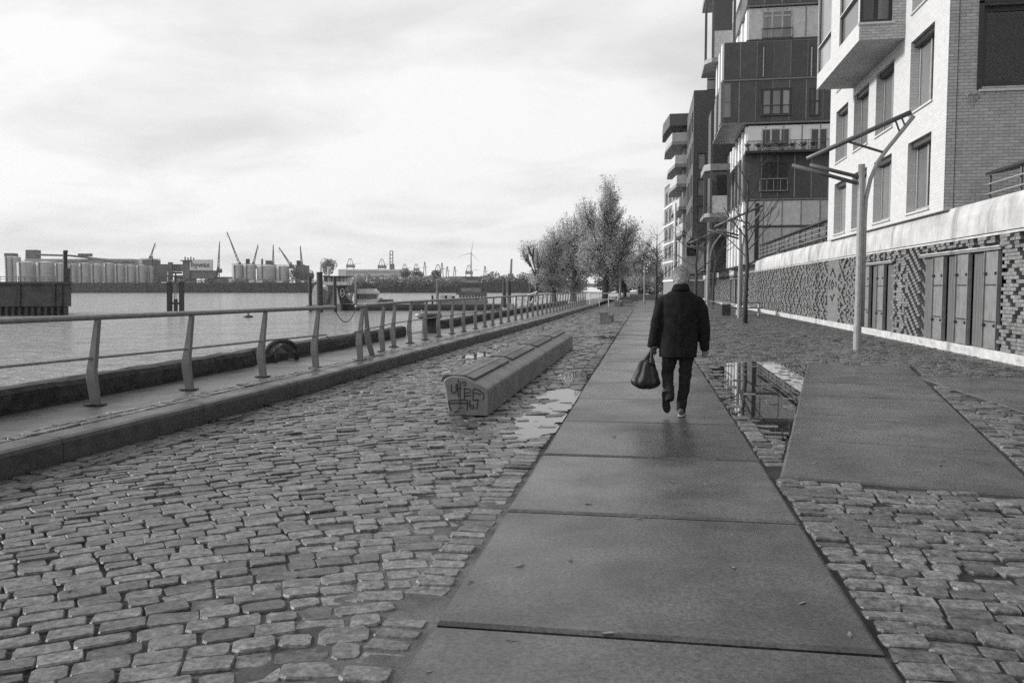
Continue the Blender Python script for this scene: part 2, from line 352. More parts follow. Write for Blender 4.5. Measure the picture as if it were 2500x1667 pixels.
def base_sheet(name, x0f, x1f, y0, y1, nx, ys):
    mb = MB(); n = nx + 1
    for y in ys:
        a, b = x0f(y), x1f(y)
        for i in range(n):
            x = a + (b - a) * i / nx
            sf = min(1, max(0, sandfill(x, y)))
            mb.v.append((x, y, -.019 + .014 * sf - dip(x, y) * .8 + .003 * fbm(x, y, 5)))
    for j in range(len(ys) - 1):
        for i in range(nx): mb.f.append((j * n + i, j * n + i + 1, (j + 1) * n + i + 1, (j + 1) * n + i))
    return mb
def sheet(mb, name):
    o = mb.build(name, K['joint'], smooth=True, fix=False); add_tint(o.data, [1 + 3.6 * min(1, max(0, sandfill(v[0], v[1]), smooth((v[1] - 44) / 7))) for v in mb.v]); return struct(o)
def add_tint(me, vals):
    a = me.attributes.new('tint', 'FLOAT', 'POINT'); a.data.foreach_set('value', vals)
ys = [1.6 + .1 * i for i in range(240)] + [25.7 + .5 * i for i in range(90)] + [71 + 3 * i for i in range(24)]
cob_l = sheet(base_sheet('', kerb_x, lambda y: PATH0 + .02, 0, 0, 60, ys), 'cobbled_strip')
cob_r = sheet(base_sheet('', lambda y: PATH1 - .02, lambda y: WALLX + .02, 0, 0, 80, ys), 'cobbled_square')
def puddle(x0, x1, y0, y1, zf, thr):
    """water standing where the paving sinks, cut along the hollow's outline"""
    st_ = .02; nx, ny = int((x1 - x0) / st_), int((y1 - y0) / (st_ * 1.6)); ids = {}; mb = MB()
    def vid(i, j):
        if (i, j) not in ids: ids[(i, j)] = len(mb.v); mb.v.append((x0 + i * st_, y0 + j * st_ * 1.6, zf))
        return ids[(i, j)]
    for j in range(ny):
        for i in range(nx):
            x, y = x0 + (i + .5) * st_, y0 + (j + .5) * st_ * 1.6
            if dip(x, y) + .007 * fbm(x, y, 4) > thr and not in_s2(x, y, -.01): mb.f.append((vid(i, j), vid(i + 1, j), vid(i + 1, j + 1), vid(i, j + 1)))
    return struct(mb.build('puddle', K['puddle'], fix=False))
puddle(-4.5, PATH0 - .002, 5, 32, -.0095, .0085)
puddle(PATH1 + .002, 4.2, 8, 20.5, -.0095, .009)

# ---- cobbles
def stone_mesh(L_, W_, seed, H=.07):
    """one worn granite sett, origin at its top centre"""
    r = random.Random(seed); n = 8; mb = MB(); c = min(L_, W_) * r.uniform(.07, .2)
    hx, hy = L_ / 2, W_ / 2
    base = [(hx, hy - c), (hx - c, hy), (-hx + c, hy), (-hx, hy - c), (-hx, -hy + c), (-hx + c, -hy), (hx - c, -hy), (hx, -hy + c)]
    base = [(x * r.uniform(.93, 1.07) , y * r.uniform(.90, 1.08)) for x, y in base]
    dome = r.uniform(-.002, .005)
    rings = [[Vector((x * 1.01, y * 1.01, -H)) for x, y in base], [Vector((x, y, -.012 + r.uniform(-.003, .003))) for x, y in base],
             [Vector((x * .945, y * .905, -.0025 + r.uniform(-.0025, .0025))) for x, y in base]]
    mb.loft(rings, cap=False)
    k = len(mb.v); mb.v.append((r.uniform(-.2, .2) * hx, r.uniform(-.2, .2) * hy, dome - .003 + r.uniform(-.003, .003)))
    for i in range(n): mb.f.append((16 + i, 16 + (i + 1) % n, k))
    return mb
VAR = []
for i in range(40):
    mb = stone_mesh(1, 1, 100 + i); VAR.append((np.array([tuple(p) for p in mb.v]), mb.f))
def real_stone(i, L_, W_):
    return stone_mesh(L_, W_, i)
def visible(x, y, z=0):
    if y < 1.2: return False
    u, v = proj(x, y, z); return -500 < u < 3000 and v < 2100
def add_tint(me, vals):
    a = me.attributes.new('tint', 'FLOAT', 'POINT'); a.data.foreach_set('value', vals)
def lay_stones(lst, parent, nearest, matl, name='cobble', stuffname='cobble_carpet', keepfn=None):
    """lst: (x, y, z, L, W, rot, tint); the ones that show largest become single objects, the rest one mesh"""
    lst = sorted(lst, key=lambda s: s[1] ** 2 + s[0] ** 2)
    inframe = [s for s in lst if 0 < proj(s[0], s[1])[0] < 2500 and proj(s[0], s[1])[1] < 1690]
    single = set(id(s) for s in inframe[:nearest]); pool = {}
    for s in lst:
        if id(s) not in single: continue
        key = (round(s[3] / .03), round(s[4] / .02), random.randrange(6))
        if key not in pool:
            mb = stone_mesh(key[0] * .03, key[1] * .02, hash(key) % 9999)
            me = bpy.data.meshes.new(name); me.from_pydata(mb.v, [], mb.f); me.materials.append(matl)
            add_tint(me, [random.choice((random.uniform(.5, .75), random.uniform(.8, 1.15), random.uniform(.9, 1.35)))] * len(mb.v)); pool[key] = me
        o = bpy.data.objects.new(name, pool[key]); C.objects.link(o); o.parent = parent
        o.location = s[:3]; o.rotation_euler = (random.gauss(0, .028), random.gauss(0, .02), s[5] + (math.pi if random.random() < .5 else 0))
    V = []; F = []; T = []; b = 0
    for s in lst:
        if id(s) in single: continue
        vv, ff = VAR[random.randrange(len(VAR))]
        q = vv * np.array([s[3], s[4], 1.0]); q[:, 2] += q[:, 0] * random.gauss(0, .03) + q[:, 1] * random.gauss(0, .05)
        c_, s_ = math.cos(s[5]), math.sin(s[5])
        V.append(np.stack([s[0] + c_ * q[:, 0] - s_ * q[:, 1], s[1] + s_ * q[:, 0] + c_ * q[:, 1], s[2] + q[:, 2]], 1))
        F += [tuple(i + b for i in f) for f in ff]; T += [s[6]] * len(vv); b += len(vv)
    if V:
        me = bpy.data.meshes.new(stuffname); me.from_pydata(np.concatenate(V).tolist(), [], F); me.materials.append(matl)
        add_tint(me, T)
        o = bpy.data.objects.new(stuffname, me); C.objects.link(o); o.parent = parent; o['kind'] = 'stuff'
def zst(x, y, k=1.0): return -dip(x, y) * random.uniform(.35, 1.25) + random.gauss(0, .0048) * k + .004 * fbm(x, y, .9)
def tintv(): return random.choice((random.uniform(.5, .75), random.uniform(.8, 1.15), random.uniform(.9, 1.35)))
L1 = []
ROW = .132
RY = .168
for k in range(int(-12 / RY), int(72 / RY)):                      # arched courses between the kerb rows and the slab edge
    x = -5.2 + random.uniform(0, .1)
    while x < -1.3:
        ln_ = random.uniform(.15, .265); sl = .38 - .24 * (x + 1.4); cs_ = 1 / math.sqrt(1 + sl * sl)
        if x + ln_ * cs_ > -1.33: ln_ = (-1.245 - x) / cs_
        xc = x + ln_ * cs_ / 2; sl = .38 - .24 * (xc + 1.4); cs_ = 1 / math.sqrt(1 + sl * sl)
        y = k * RY + .38 * (xc + 1.4) - .12 * (xc + 1.4) ** 2 + .012 * fbm(xc, k * .13, .9)
        if 1.4 < y < 52 and kerb_x(y) + .47 < xc < -1.25 and ln_ > .06 and visible(xc, y):
            L1.append((xc, y, zst(xc, y), ln_ - random.uniform(.004, .018), RY * cs_ - random.uniform(.002, .018), math.atan(sl) + random.gauss(0, .035), tintv()))
        x += ln_ * cs_
for j in range(3):                                                  # three courses along the kerb
    y = 1.5 + random.random() * .1
    while y < 60:
        ln_ = random.uniform(.15, .25); yc = y + ln_ / 2; xc = kerb_x(yc) + .085 + j * .145
        if visible(xc, yc): L1.append((xc, yc, zst(xc, yc), ln_ - .018, .125, math.pi / 2 + random.gauss(0, .03), tintv() * .85))
        y += ln_
y = 1.5
while y < 60:                                                       # header course against the slabs
    w_ = random.uniform(.115, .165); L1.append((-1.135 + random.gauss(0, .006), y + w_ / 2, zst(-1.13, y), random.uniform(.2, .235), w_ - .02, random.gauss(0, .03), tintv())); y += w_
L1 = [s for s in L1 if not (-2.5 < s[0] < -1.95 and 10.1 < s[1] < 22.1)]
lay_stones(L1, cob_l, 300, K['cobble'])
L2 = []
for k in range(int(-4 / ROW), int(62 / ROW)):
    x = 1.288 - random.uniform(0, .05)
    first = True
    while x < 7.6:
        ln_ = random.uniform(.15, .28); yk = k * (ROW + .012) - .02 * (x - 1.3) ** 2 + .05 * math.sin(x * 1.7 + 1); xe = S2O.x + (yk - S2O.y) * math.tan(S2A)
        if 7.25 < yk < 18.2:
            if x < xe - .04: ln_ = min(ln_, xe - .012 - x)
            elif x < xe + 2.02: x = xe + 2.035
        xc = x + ln_ / 2
        arch = -.02 * (xc - 1.3) ** 2 + .05 * math.sin(xc * 1.7 + 1); sl = -.04 * (xc - 1.3) + .085 * math.cos(xc * 1.7 + 1)
        y = k * (ROW + .012) + arch
        if 2 < y < 46 and visible(xc, y) and not in_s2(xc, y, .055 if y < 7.3 else 0) and ln_ > .05 and not in_s3(xc, y, .07) and xc - ln_ / 2 > 1.22:
            L2.append((xc, y, zst(xc, y, 1.3), ln_ - random.uniform(.006, .02), ROW + .012 - random.uniform(.002, .02), math.atan(sl) + random.gauss(0, .05), tintv() * .9))
        x += ln_
y = 1.8
while y < 50:
    w_ = random.uniform(.12, .18)
    if not in_s2(1.17, y + w_ / 2, .06): L2.append((1.175 + random.gauss(0, .005), y + w_ / 2, zst(1.17, y), random.uniform(.185, .215), w_ - .02, random.gauss(0, .03), tintv()))
    y += w_
lay_stones(L2, cob_r, 260, K['cobble'])

# ---- concrete slabs
def slab(parent, c, sx, sy, rz, tilt=(0, 0), i=0):
    mb = MB(); b = .015; hx, hy = sx / 2, sy / 2
    jit = [(random.uniform(-.006, .006), random.uniform(-.006, .006)) for _ in range(4)]
    def rg(o, z): return [Vector((sgx * (hx - o), sgy * (hy - o), z)) for sgx, sgy in ((-1, -1), (1, -1), (1, 1), (-1, 1))]
    mb.loft([rg(0, -.12), rg(0, -b), rg(b * 1.6, 0)])
    o = mb.build('paving_slab', K['slab'], parent); o.location = c; o.rotation_euler = (tilt[0], tilt[1], rz); return o
path = struct(MB().add([(PATH0 + .03, -2, -.09), (PATH1 - .03, -2, -.09), (PATH1 - .03, 160, -.09), (PATH0 + .03, 160, -.09)], [(0, 1, 2, 3)]).build('slab_path', K['joint'], fix=False))
for k in range(-2, 36):
    slab(path, ((PATH0 + PATH1) / 2 + random.gauss(0, .004), SY0 + (k + .5) * SL, .004 + random.gauss(0, .0035)), PATH1 - PATH0 - .012, SL - .042, random.gauss(0, .0012), (random.gauss(0, .0042), random.gauss(0, .0015)))
far_path = struct(MB().add([(PATH0, SY0 + 36 * SL, .0), (PATH1, SY0 + 36 * SL, .0), (PATH1, 260, .0), (PATH0, 260, .0)], [(0, 1, 2, 3)]).build('far_slab_path', K['slab'], fix=False))
q = S2O + S2U * .99 + S2V * 5.7
branch = struct(MB().add([S2O + S2U * a + S2V * b + Vector((0, 0, -.1)) for a, b in ((.05, .05), (1.9, .05), (1.9, 11.4), (.05, 11.4))], [(0, 1, 2, 3)]).build('branch_slab_path', K['joint'], fix=False))
for k in range(6):
    c = S2O + S2U * .99 + S2V * (k + .5) * 1.92 + Vector((0, 0, .003))
    slab(branch, c, 1.97, 1.862, -S2A, (random.gauss(0, .004), random.gauss(0, .0015)))
side = struct(MB().add([(4.9, 8, -.1), (6.8, 8, -.1), (6.8, 16, -.1), (4.9, 16, -.1)], [(0, 1, 2, 3)]).build('side_slab_path', K['joint'], fix=False))
for k in range(4): slab(side, (5.85, 8.02 + (k + .5) * 2.0, .003), 2.04, 1.985, 0, (random.gauss(0, .002), 0))

# ---- raised quay strip: kerb stones, setts, asphalt, old edge stones, quay wall
STRIP = .235
asp = MB(); yy = [-3 + 1.0 * i for i in range(150)]
for y in yy: asp.v += [(-6.95, y, STRIP - .012), (kerb_x(y) - .1, y, STRIP - .012)]
asp.f = [(2 * i, 2 * i + 1, 2 * i + 3, 2 * i + 2) for i in range(len(yy) - 1)]
quay = struct(asp.build('quay_strip', K['asphalt'], fix=False))
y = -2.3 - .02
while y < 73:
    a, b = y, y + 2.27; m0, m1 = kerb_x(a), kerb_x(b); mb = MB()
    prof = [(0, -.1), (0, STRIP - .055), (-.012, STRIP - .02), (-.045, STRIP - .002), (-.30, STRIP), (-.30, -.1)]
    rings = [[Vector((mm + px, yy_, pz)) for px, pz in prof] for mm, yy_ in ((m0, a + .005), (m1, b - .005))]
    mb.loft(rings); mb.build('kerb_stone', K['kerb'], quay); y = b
L3 = []
for j in range(2):
    y = 3 + random.random() * .1
    while y < 70:
        ln_ = random.uniform(.17, .26); yc = y + ln_ / 2; xc = kerb_x(yc) - .375 - j * .135
        if visible(xc, yc, STRIP): L3.append((xc, yc, STRIP + .012 + random.gauss(0, .004), ln_ - .02, .118, math.pi / 2 + random.gauss(0, .05), tintv() * 1.25))
        y += ln_
lay_stones(L3, quay, 90, K['cobble'], 'sett', 'sett_rows')
qw = MB(); qw.span((-6.95, -40, -6), (-7.25, 150, STRIP - .02)); struct(qw.build('quay_wall', K['jetty']))
def edge_stone(y0, y1, i):
    mb = MB(); n = max(2, int((y1 - y0) / .22)); rings = []
    for k in range(n + 1):
        yv = y0 + (y1 - y0) * k / n; r = []
        for px, pz in ((-6.88, STRIP - .05), (-6.865, STRIP + .08), (-6.87, STRIP + .2), (-6.90, STRIP + .262), (-7.02, STRIP + .275), (-7.2, STRIP + .26), (-7.32, STRIP + .2), (-7.34, STRIP - .4)):
            q = noise.noise(Vector((px * 5, yv * 2.2, pz * 6 + i))) * .035; r.append(Vector((px + q * .6, yv, pz + q * (.8 if pz > STRIP else 0))))
        rings.append(r)
    mb.loft(rings); return mb.build('quay_edge_stone', K['oldstone'], quay, smooth=False)
y = -3.0; i = 0
for a, b in ((-3, 1.5), (1.52, 6.4), (6.42, 10.2), (10.22, 13.7), (15.3, 19.2), (19.22, 23.0), (27.6, 33), (33.03, 40), (40.03, 48), (48.03, 58), (58.03, 72)):
    edge_stone(a, b, i); i += 1

# ---- far bank
FD = 700.0
fb = MB()
def bank_pt(u, v, D): return atd(u, v, D)
zq = atd(600, 690, FD).z
A_, B_ = atd(-900, 700, FD), atd(1420, 700, FD)
fb.prism([(A_.x, A_.y, WATERZ - 1), (B_.x, B_.y, WATERZ - 1), (B_.x, B_.y, zq), (A_.x, A_.y, zq)], FW * 60)
struct(fb.build('far_bank_quay_wall', K['quayfar']))
fl = MB(); fl.add([A_ + Vector((0, 0, zq - A_.z - .3)) + FW * 55, B_ + Vector((0, 0, zq - B_.z - .3)) + FW * 55, B_ + FW * 2500 + RT * 900 + Vector((0, 0, zq - B_.z - .3)), A_ + FW * 2500 - RT * 1500 + Vector((0, 0, zq - A_.z - .3))], [(0, 1, 2, 3)])
struct(fl.build('far_bank_ground', K['farland'], fix=False))

# ================================================================== NEAR THINGS
# ---- benches: long concrete blocks with boards on top
def bench(name, x0, y0, n, seg, label, graffiti=False, scale=1.0):
    root = empty('promenade_bench', label, 'bench', 'long concrete benches along the slab path', (x0, y0, 0))
    prof = [(0, 0), (.511, 0), (.511, .30), (.505, .335), (.48, .355), (.36, .41), (.24, .468), (.20, .482), (.06, .49), (.02, .485), (-.035, .46), (-.065, .42), (-.04, .35)]
    prof = [(a * scale, b * scale) for a, b in prof]
    for k in range(n):
        mb = MB(); ya, yb = k * seg + .006, (k + 1) * seg - .006; e = .014
        cx, cz = .24 * scale, .24 * scale
        rings = []
        for yv, s_ in ((ya, .965), (ya + e, 1), (yb - e, 1), (yb, .965)):
            rings.append([Vector((cx + (a - cx) * s_, yv, cz + (b - cz) * s_ if b > .01 else 0)) for a, b in prof])
        mb.loft(rings); o = mb.build('concrete_segment', K['conc'], root)
        for j, (xa, xb, za, zb) in enumerate(((-.075, .075, .478, .505), (.085, .20, .507, .503), (.21, .33, .50, .466))):
            bd = MB(); xa, xb, za, zb = [q * scale for q in (xa, xb, za, zb)]; t = .045
            p = [(xa, za - t), (xb, zb - t), (xb, zb), (xa, za)]
            if j == 0: p = [(-.115 * scale, .425 * scale), (-.07 * scale, .44 * scale), (xb, zb - t), (xb, zb), (-.04 * scale, .508 * scale), (-.09 * scale, .485 * scale)]
            bd.loft([[Vector((a, yv, b)) for a, b in p] for yv in (ya + .05, yb - seg * .085)])
            bd.build('seat_board', K['board'], o, bevel=.004)
        if graffiti and k == 0:
            gr = MB()
            def zz(px, py):                                    # strokes as seen on the end face, in face units
                q = aty(1060 + px / 5.88, 780 + py / 5.88, y0 + .004); return Vector((q.x - x0, -.0002, q.z))
            strokes = [[(250, 930), (240, 1000), (260, 1060), (295, 1050), (325, 1000), (300, 955)], [(345, 860), (335, 950), (340, 1050), (350, 1110)], [(310, 920), (340, 990), (390, 985)],
                       [(400, 900), (450, 895), (455, 935), (420, 945)], [(430, 980), (435, 1060), (432, 1140)], [(430, 985), (520, 1000), (530, 1040), (440, 1055)], [(435, 1095), (530, 1085)], [(560, 1000), (555, 1150)],
                       [(565, 990), (640, 1010), (710, 1070), (715, 1110), (695, 1155)], [(555, 1060), (620, 1050), (660, 1080)], [(215, 1160), (320, 1155), (465, 1150)], [(220, 1200), (350, 1195), (465, 1200)], [(375, 900), (370, 1050), (372, 1230)],
                       [(470, 1150), (475, 1230), (470, 1300)], [(515, 1150), (505, 1220), (530, 1275), (565, 1270), (560, 1225), (520, 1225)], [(550, 1155), (640, 1150)], [(625, 1160), (620, 1240), (600, 1280)], [(205, 1170), (220, 1240), (250, 1310)], [(350, 1270), (400, 1260)], [(285, 1330), (350, 1310)]]
            for s_ in strokes: gr.tube([zz(*p) for p in s_], .0065, 5)
            gr.build('graffiti', K['ink'], o)
    return root
bench('b', -2.478, 10.13, 4, 2.985, 'long grey concrete bench with dark boards and scribbled graffiti on its end', True)
bench('b', -2.14, 38.2, 1, 3.0, 'short grey concrete bench standing alone behind the long graffiti bench')
bench('b', -2.9, 74.0, 3, 3.0, 'far concrete bench with bright end face beyond the end of the kerb')

# ---- railing with leaning flat-steel posts
def rail_post(parent, base, top, t=.055, foot=True):
    """flat tapering blade with a knee, leaning; base and top in world"""
    b, tp = Vector(base), Vector(top); dirx = Vector((1, 0, 0)); mb = MB(); h = tp.z - b.z
    prof = [(0, .00, .115), (.30, -.055, .085 + .05), (.42, -.06, .125), (.62, -.035, .095), (1.0, .0, .06)]   # height, sideways offset, blade depth
    rings = []
    for f_, off, dp in prof:
        c = b.lerp(tp, f_) + Vector((0, 0, 0)) ; c.x += off * .6; c.y -= off * -1.3 * .5
        rings.append([c + Vector((-dp * .35, -t * .6, 0)), c + Vector((dp * .5, -t * .6, 0)), c + Vector((dp * .5, t * .6, 0)), c + Vector((-dp * .35, t * .6, 0))])
    mb.loft(rings); p = mb.build('post', K['railpost'], parent, bevel=.004)
    if foot: MB().box((b.x, b.y, STRIP + .004), (.2, .16, .016)).build('foot_plate', K['steel_dark'], p)
    return p
def railing(label, posts, tops, ext0, ext1, midz=.79, vpost=None):
    root = empty('promenade_railing', label, 'railing', 'quay railings')
    n = len(posts)
    for i in range(n):
        rail_post(root, (posts[i][0], posts[i][1], STRIP), tops[i])
    tp = [Vector(ext0)] + [Vector(t) + Vector((0, 0, .03)) for t in tops] + [Vector(ext1)]
    MB().tube(tp, .034, 10).build('top_rail', K['rail'], root, smooth=True)
    md = []
    for i in range(n):
        b, t = Vector((posts[i][0], posts[i][1], STRIP)), Vector(tops[i]); f_ = (midz - b.z) / (t.z - b.z); q = b.lerp(t, f_); q.x -= .02; md.append(q)
    m0 = md[0] + (Vector(ext0) - Vector(tops[0])) ; m0.z = md[0].z; m1 = md[-1] + (Vector(ext1) - Vector(tops[-1])) * .6; m1.z = md[-1].z
    MB().tube([m0] + md + [m1], .016, 8).build('mid_rail', K['rail'], root, smooth=True)
    return root, md
P1 = [(-6.68, 7.1), (-6.39, 8.71), (-6.11, 10.25), (-5.88, 11.95), (-5.62, 13.4)]
T1 = [(-6.62, 7.1, 1.235), (-6.33, 8.71, 1.235), (-6.05, 10.25, 1.235), (-5.83, 11.97, 1.235), (-5.565, 13.42, 1.235)]
railing('near angled length of grey steel railing with leaning flat posts at left edge', P1, T1, (-7.0, 5.0, 1.27), (-5.48, 13.95, 1.265))
P2 = [(-5.37, 14.93), (-5.5, 16.0)]; T2 = [(-5.33, 15.0, 1.235), (-5.52, 15.7, 1.24)]
y = 17.1; xs = []
ys2 = [17.2, 18.6, 19.95, 21.4, 22.8, 24.3, 25.8, 27.5, 29.0, 30.4] + [30.4 + 1.62 * i for i in range(1, 26)]
for y in ys2:
    x = float(np.interp(y, [16, 18.5, 22, 30, 45, 72], [-5.5, -5.86, -5.86, -5.72, -5.45, -5.25]))
    P2.append((x, y)); T2.append((x + .03, y + .03, 1.235))
r2, md2 = railing('long far length of grey steel railing running along the quay to the trees', P2, T2, (-5.31, 14.6, 1.265), (-5.2, 72.6, 1.265))
ch = empty('safety_chain', 'thin chains sagging across the gap between the two railing lengths', 'chain')
for a, b, sag in (((-5.48, 13.95, 1.25), (-5.31, 14.6, 1.25), .26), ((-5.56, 13.75, .78), (-5.36, 14.6, .78), .2)):
    a, b = Vector(a), Vector(b); MB().tube([a.lerp(b, t / 10) - Vector((0, 0, sag * 4 * (t / 10) * (1 - t / 10))) for t in range(11)], .008, 5).build('chain_strand', K['chain'], ch)

# ---- mooring hoops and bollard on the quay edge
def arch_pts(c, w_, h, ax, n=12, lean=0):
    c = Vector(c); ax = Vector(ax).normalized()
    return [c + ax * (-w_ / 2)] + [c + ax * (-w_ / 2 * math.cos(math.pi * k / n)) + Vector((lean * math.sin(math.pi * k / n), 0, h * .45 + h * .55 * math.sin(math.pi * k / n))) for k in range(n + 1)] + [c + ax * (w_ / 2)]
mh = empty('mooring_hoop', 'rusty dark steel mooring hoop on the quay edge behind the railing', 'mooring hoop', None, (0, 0, 0))
cc = atz(688, 880, STRIP); MB().tube(arch_pts((cc.x, cc.y, STRIP - .01), .78, .38, (.35, .95, 0)), .045, 10).build('hoop', K['steel_dark'], mh, smooth=True)
MB().tube([(cc.x + .05, cc.y - .35, STRIP), (cc.x - .05, cc.y - .2, STRIP + .2), (cc.x - .08, cc.y + .25, STRIP + .3)], .03, 8).build('brace', K['steel_dark'], mh, smooth=True)
mb = MB(); mb.prism([(-6.9, 13.9, STRIP - .02), (-7.35, 13.9, STRIP - .02), (-7.35, 13.9, STRIP + .22), (-7.1, 13.9, STRIP + .28), (-6.9, 13.9, STRIP + .12)], (0, 1.2, 0)); mb.build('anchor_block', K['oldstone'], mh, bevel=.02)
bo = empty('mooring_bollard', 'squat dark cast iron mooring bollard with wide cap behind the far railing', 'bollard')
bc = Vector((-6.75, 25.2, STRIP - .02)); n = 18
rr = [(.30, 0), (.27, .06), (.24, .12), (.23, .36), (.26, .42)]
MB().loft([[bc + Vector((math.cos(2 * math.pi * k / n) * r_, math.sin(2 * math.pi * k / n) * r_ * 1.25, z_)) for k in range(n)] for r_, z_ in rr]).build('stem', K['steel_dark'], bo, smooth=True)
MB().loft([[bc + Vector((math.cos(2 * math.pi * k / n) * r_, math.sin(2 * math.pi * k / n) * r_ * 1.6, z_)) for k in range(n)] for r_, z_ in ((.27, .42), (.36, .46), (.38, .54), (.30, .60), (.1, .615))]).build('cap', K['steel_dark'], bo, smooth=True)

# ---- street lamps: straight pole, bent mast, sloping tube boom, lower twin boom
def street_lamp(loc, label, far=False, mirror=1, light=False):
    x, y = loc; root = empty('street_lamp', label, 'street lamp', 'tubular street lamps', (x, y, 0)); mk = K['lamp']
    n = 8 if far else 12
    MB().tube([(0, 0, -.05), (0, 0, 4.78)], .085, n).build('pole', mk, root, smooth=False)
    MB().cyl((0, 0, 0), .10, .62, n).build('pole_sleeve', mk, root)
    bp = [(.115, 0, .6), (.11, 0, 3.4), (.125, 0, 3.9), (.22, 0, 4.4), (.38, 0, 4.82), (.6, 0, 5.15), (1.22, 0, 5.96)]
    MB().tube([(mirror * a, b, c) for a, b, c in bp], .052, n).build('bent_mast', mk, root, smooth=True)
    MB().tube([(mirror * 1.14, -.02, 6.06), (mirror * -1.36, -.02, 4.95)], .062, n).build('upper_boom', K['lampdark'], root, smooth=True)
    for a, b in (((.93, 0, 5.94), (1.02, 0, 5.72)), ((.78, 0, 5.88), (.90, 0, 5.56)), ((-.38, 0, 5.38), (.55, 0, 5.06))):
        MB().tube([(mirror * a[0], 0, a[2]), (mirror * b[0], 0, b[2])], .024 if a[0] > 0 else .034, 8).build('strut', K['lampdark'], root)
    for dy, a, b in ((.0, (-1.72, 4.80), (-.1, 4.30)), (-.0, (-1.28, 4.80), (-.1, 4.47))):
        MB().tube([(mirror * a[0], dy, a[1]), (mirror * b[0], dy, b[1])], .05, n).build('lower_boom', K['lampdark'], root, smooth=True)
    return root
street_lamp((5.41, 22.65), 'nearest tall tubular street lamp before the white brick building')
l2 = atz(1797, 768); street_lamp((4.95, 46.5), 'tubular street lamp beside the bare tree and the picnic tables')
street_lamp((4.4, 63), 'farther tubular street lamp behind the picnic tables, left of the bare tree')
street_lamp((-.35, 96), 'slim pale street lamp far along the path under the big trees', mirror=1)
street_lamp((-3.4, 104), 'far slim street lamp half hidden against the big tree crowns', mirror=1)

# ---- picnic tables and litter bin by the relief wall
def picnic(loc, rz, label, L_=2.2, mk='board'):
    root = empty('picnic_table', label, 'picnic table', 'picnic tables by the relief wall', (loc[0], loc[1], 0)); root.rotation_euler = (0, 0, rz)
    for j in range(5): MB().box((-.3 + .15 * j, 0, .74), (.135, L_, .045)).build('top_board', K[mk], root)
    for s in (-1, 1):
        for j in range(2): MB().box((s * (.62 + .15 * j), 0, .44), (.135, L_, .045)).build('seat_board', K[mk], root)
        for yv in (-L_ * .36, L_ * .36):
            MB().tube([(s * .28, yv, .72), (s * .72, yv, 0)], .045, 6).build('leg', K['framewhite'], root)
    for yv in (-L_ * .36, L_ * .36): MB().box((0, yv, .40), (1.5, .06, .08)).build('cross_beam', K['framewhite'], root)
    return root
picnic((4.25, 53.0), R(80), 'pale picnic table left of the second street lamp', 2.0, 'conc')
picnic((5.95, 51.0), R(80), 'dark picnic table right of the bare tree trunk', 1.7)
picnic((4.75, 58.5), R(80), 'farthest picnic table behind the pale one', 2.4, 'conc')
lb = empty('litter_bin', 'square dark litter bin with pale lid in front of the picnic table', 'litter bin')
q = atz(1772, 771); MB().box((q.x, q.y, .33), (.5, .45, .62)).build('bin_body', K['steel_dark'], lb, bevel=.02); MB().box((q.x, q.y, .72), (.54, .5, .14)).build('bin_lid', K['plinth'], lb, bevel=.02)

# ---- bare and leafy trees
def branch(mb, p, dvec, ln_, r, depth, r_, curl=.25, tips=None, split=(2, 3), up=.15):
    pts = [p]; rad = [r]; q = p.copy(); dd = dvec.normalized(); st = 4
    for i in range(st):
        dd = (dd + Vector((r_.gauss(0, curl), r_.gauss(0, curl), r_.gauss(0, curl) + up)) * .35).normalized(); q = q + dd * (ln_ / st); pts.append(q.copy()); rad.append(r * (1 - .45 * (i + 1) / st))
    mb.tube(pts, rad, 6 if r > .02 else 4, cap=False)
    if tips is not None: tips.append((q.copy(), ln_))
    if depth <= 0: return
    for k in range(r_.randint(*split)):
        t = r_.uniform(.35, 1.0); i = min(st - 1, int(t * st)); s = pts[i].lerp(pts[i + 1], t * st - i if t < 1 else 1)
        nd = (dd + Vector((r_.uniform(-1, 1), r_.uniform(-1, 1), r_.uniform(-.3, .9))) * .95).normalized()
        branch(mb, s, nd, ln_ * r_.uniform(.5, .75), rad[i] * .62, depth - 1, r_, curl, tips, split, up)
def bare_tree(loc, h, r, label, seed, first=.42, nb=11, blen=.34):
    r_ = random.Random(seed); root = empty('bare_tree', label, 'tree', 'bare young trees', (loc[0], loc[1], 0)); mb = MB()
    tp = [Vector((r_.gauss(0, .012) * k, r_.gauss(0, .012) * k, h * k / 8)) for k in range(9)]; tp[0].z = -.05
    mb.tube(tp, [r * (1.15 - .98 * (k / 8) ** 1.1) for k in range(9)], 8); mb.build('trunk', K['bark'], root, smooth=True)
    br = MB()
    for k in range(nb):
        f_ = first + (1 - first) * (k + .3) / nb; i = min(7, int(f_ * 8)); s = tp[i].lerp(tp[i + 1], f_ * 8 - i); a = k * 2.4 + r_.uniform(-.5, .5)
        branch(br, s, Vector((math.cos(a), math.sin(a), .35 + .5 * f_)), h * blen * (1.25 - .75 * f_), r * (.5 - .3 * f_), 2, r_)
    br.build('crown', K['bark'], root); return root
bare_tree((4.5, 39.6), 7.2, .10, 'bare young tree with pale trunk foot in front of the relief wall', 4, .36, 15, .30)
bare_tree((3.35, 59.0), 6.6, .11, 'bare dark tree standing just behind the walking man at right', 11, .40, 14, .34)
bare_tree((5.2, 68.0), 7.0, .10, 'slender bare tree before the doors of the far relief wall', 15, .3, 12, .3)
bare_tree((.95, 92.0), 7.5, .13, 'bare dark tree left of the man beside the path', 21, .33, 14, .36)

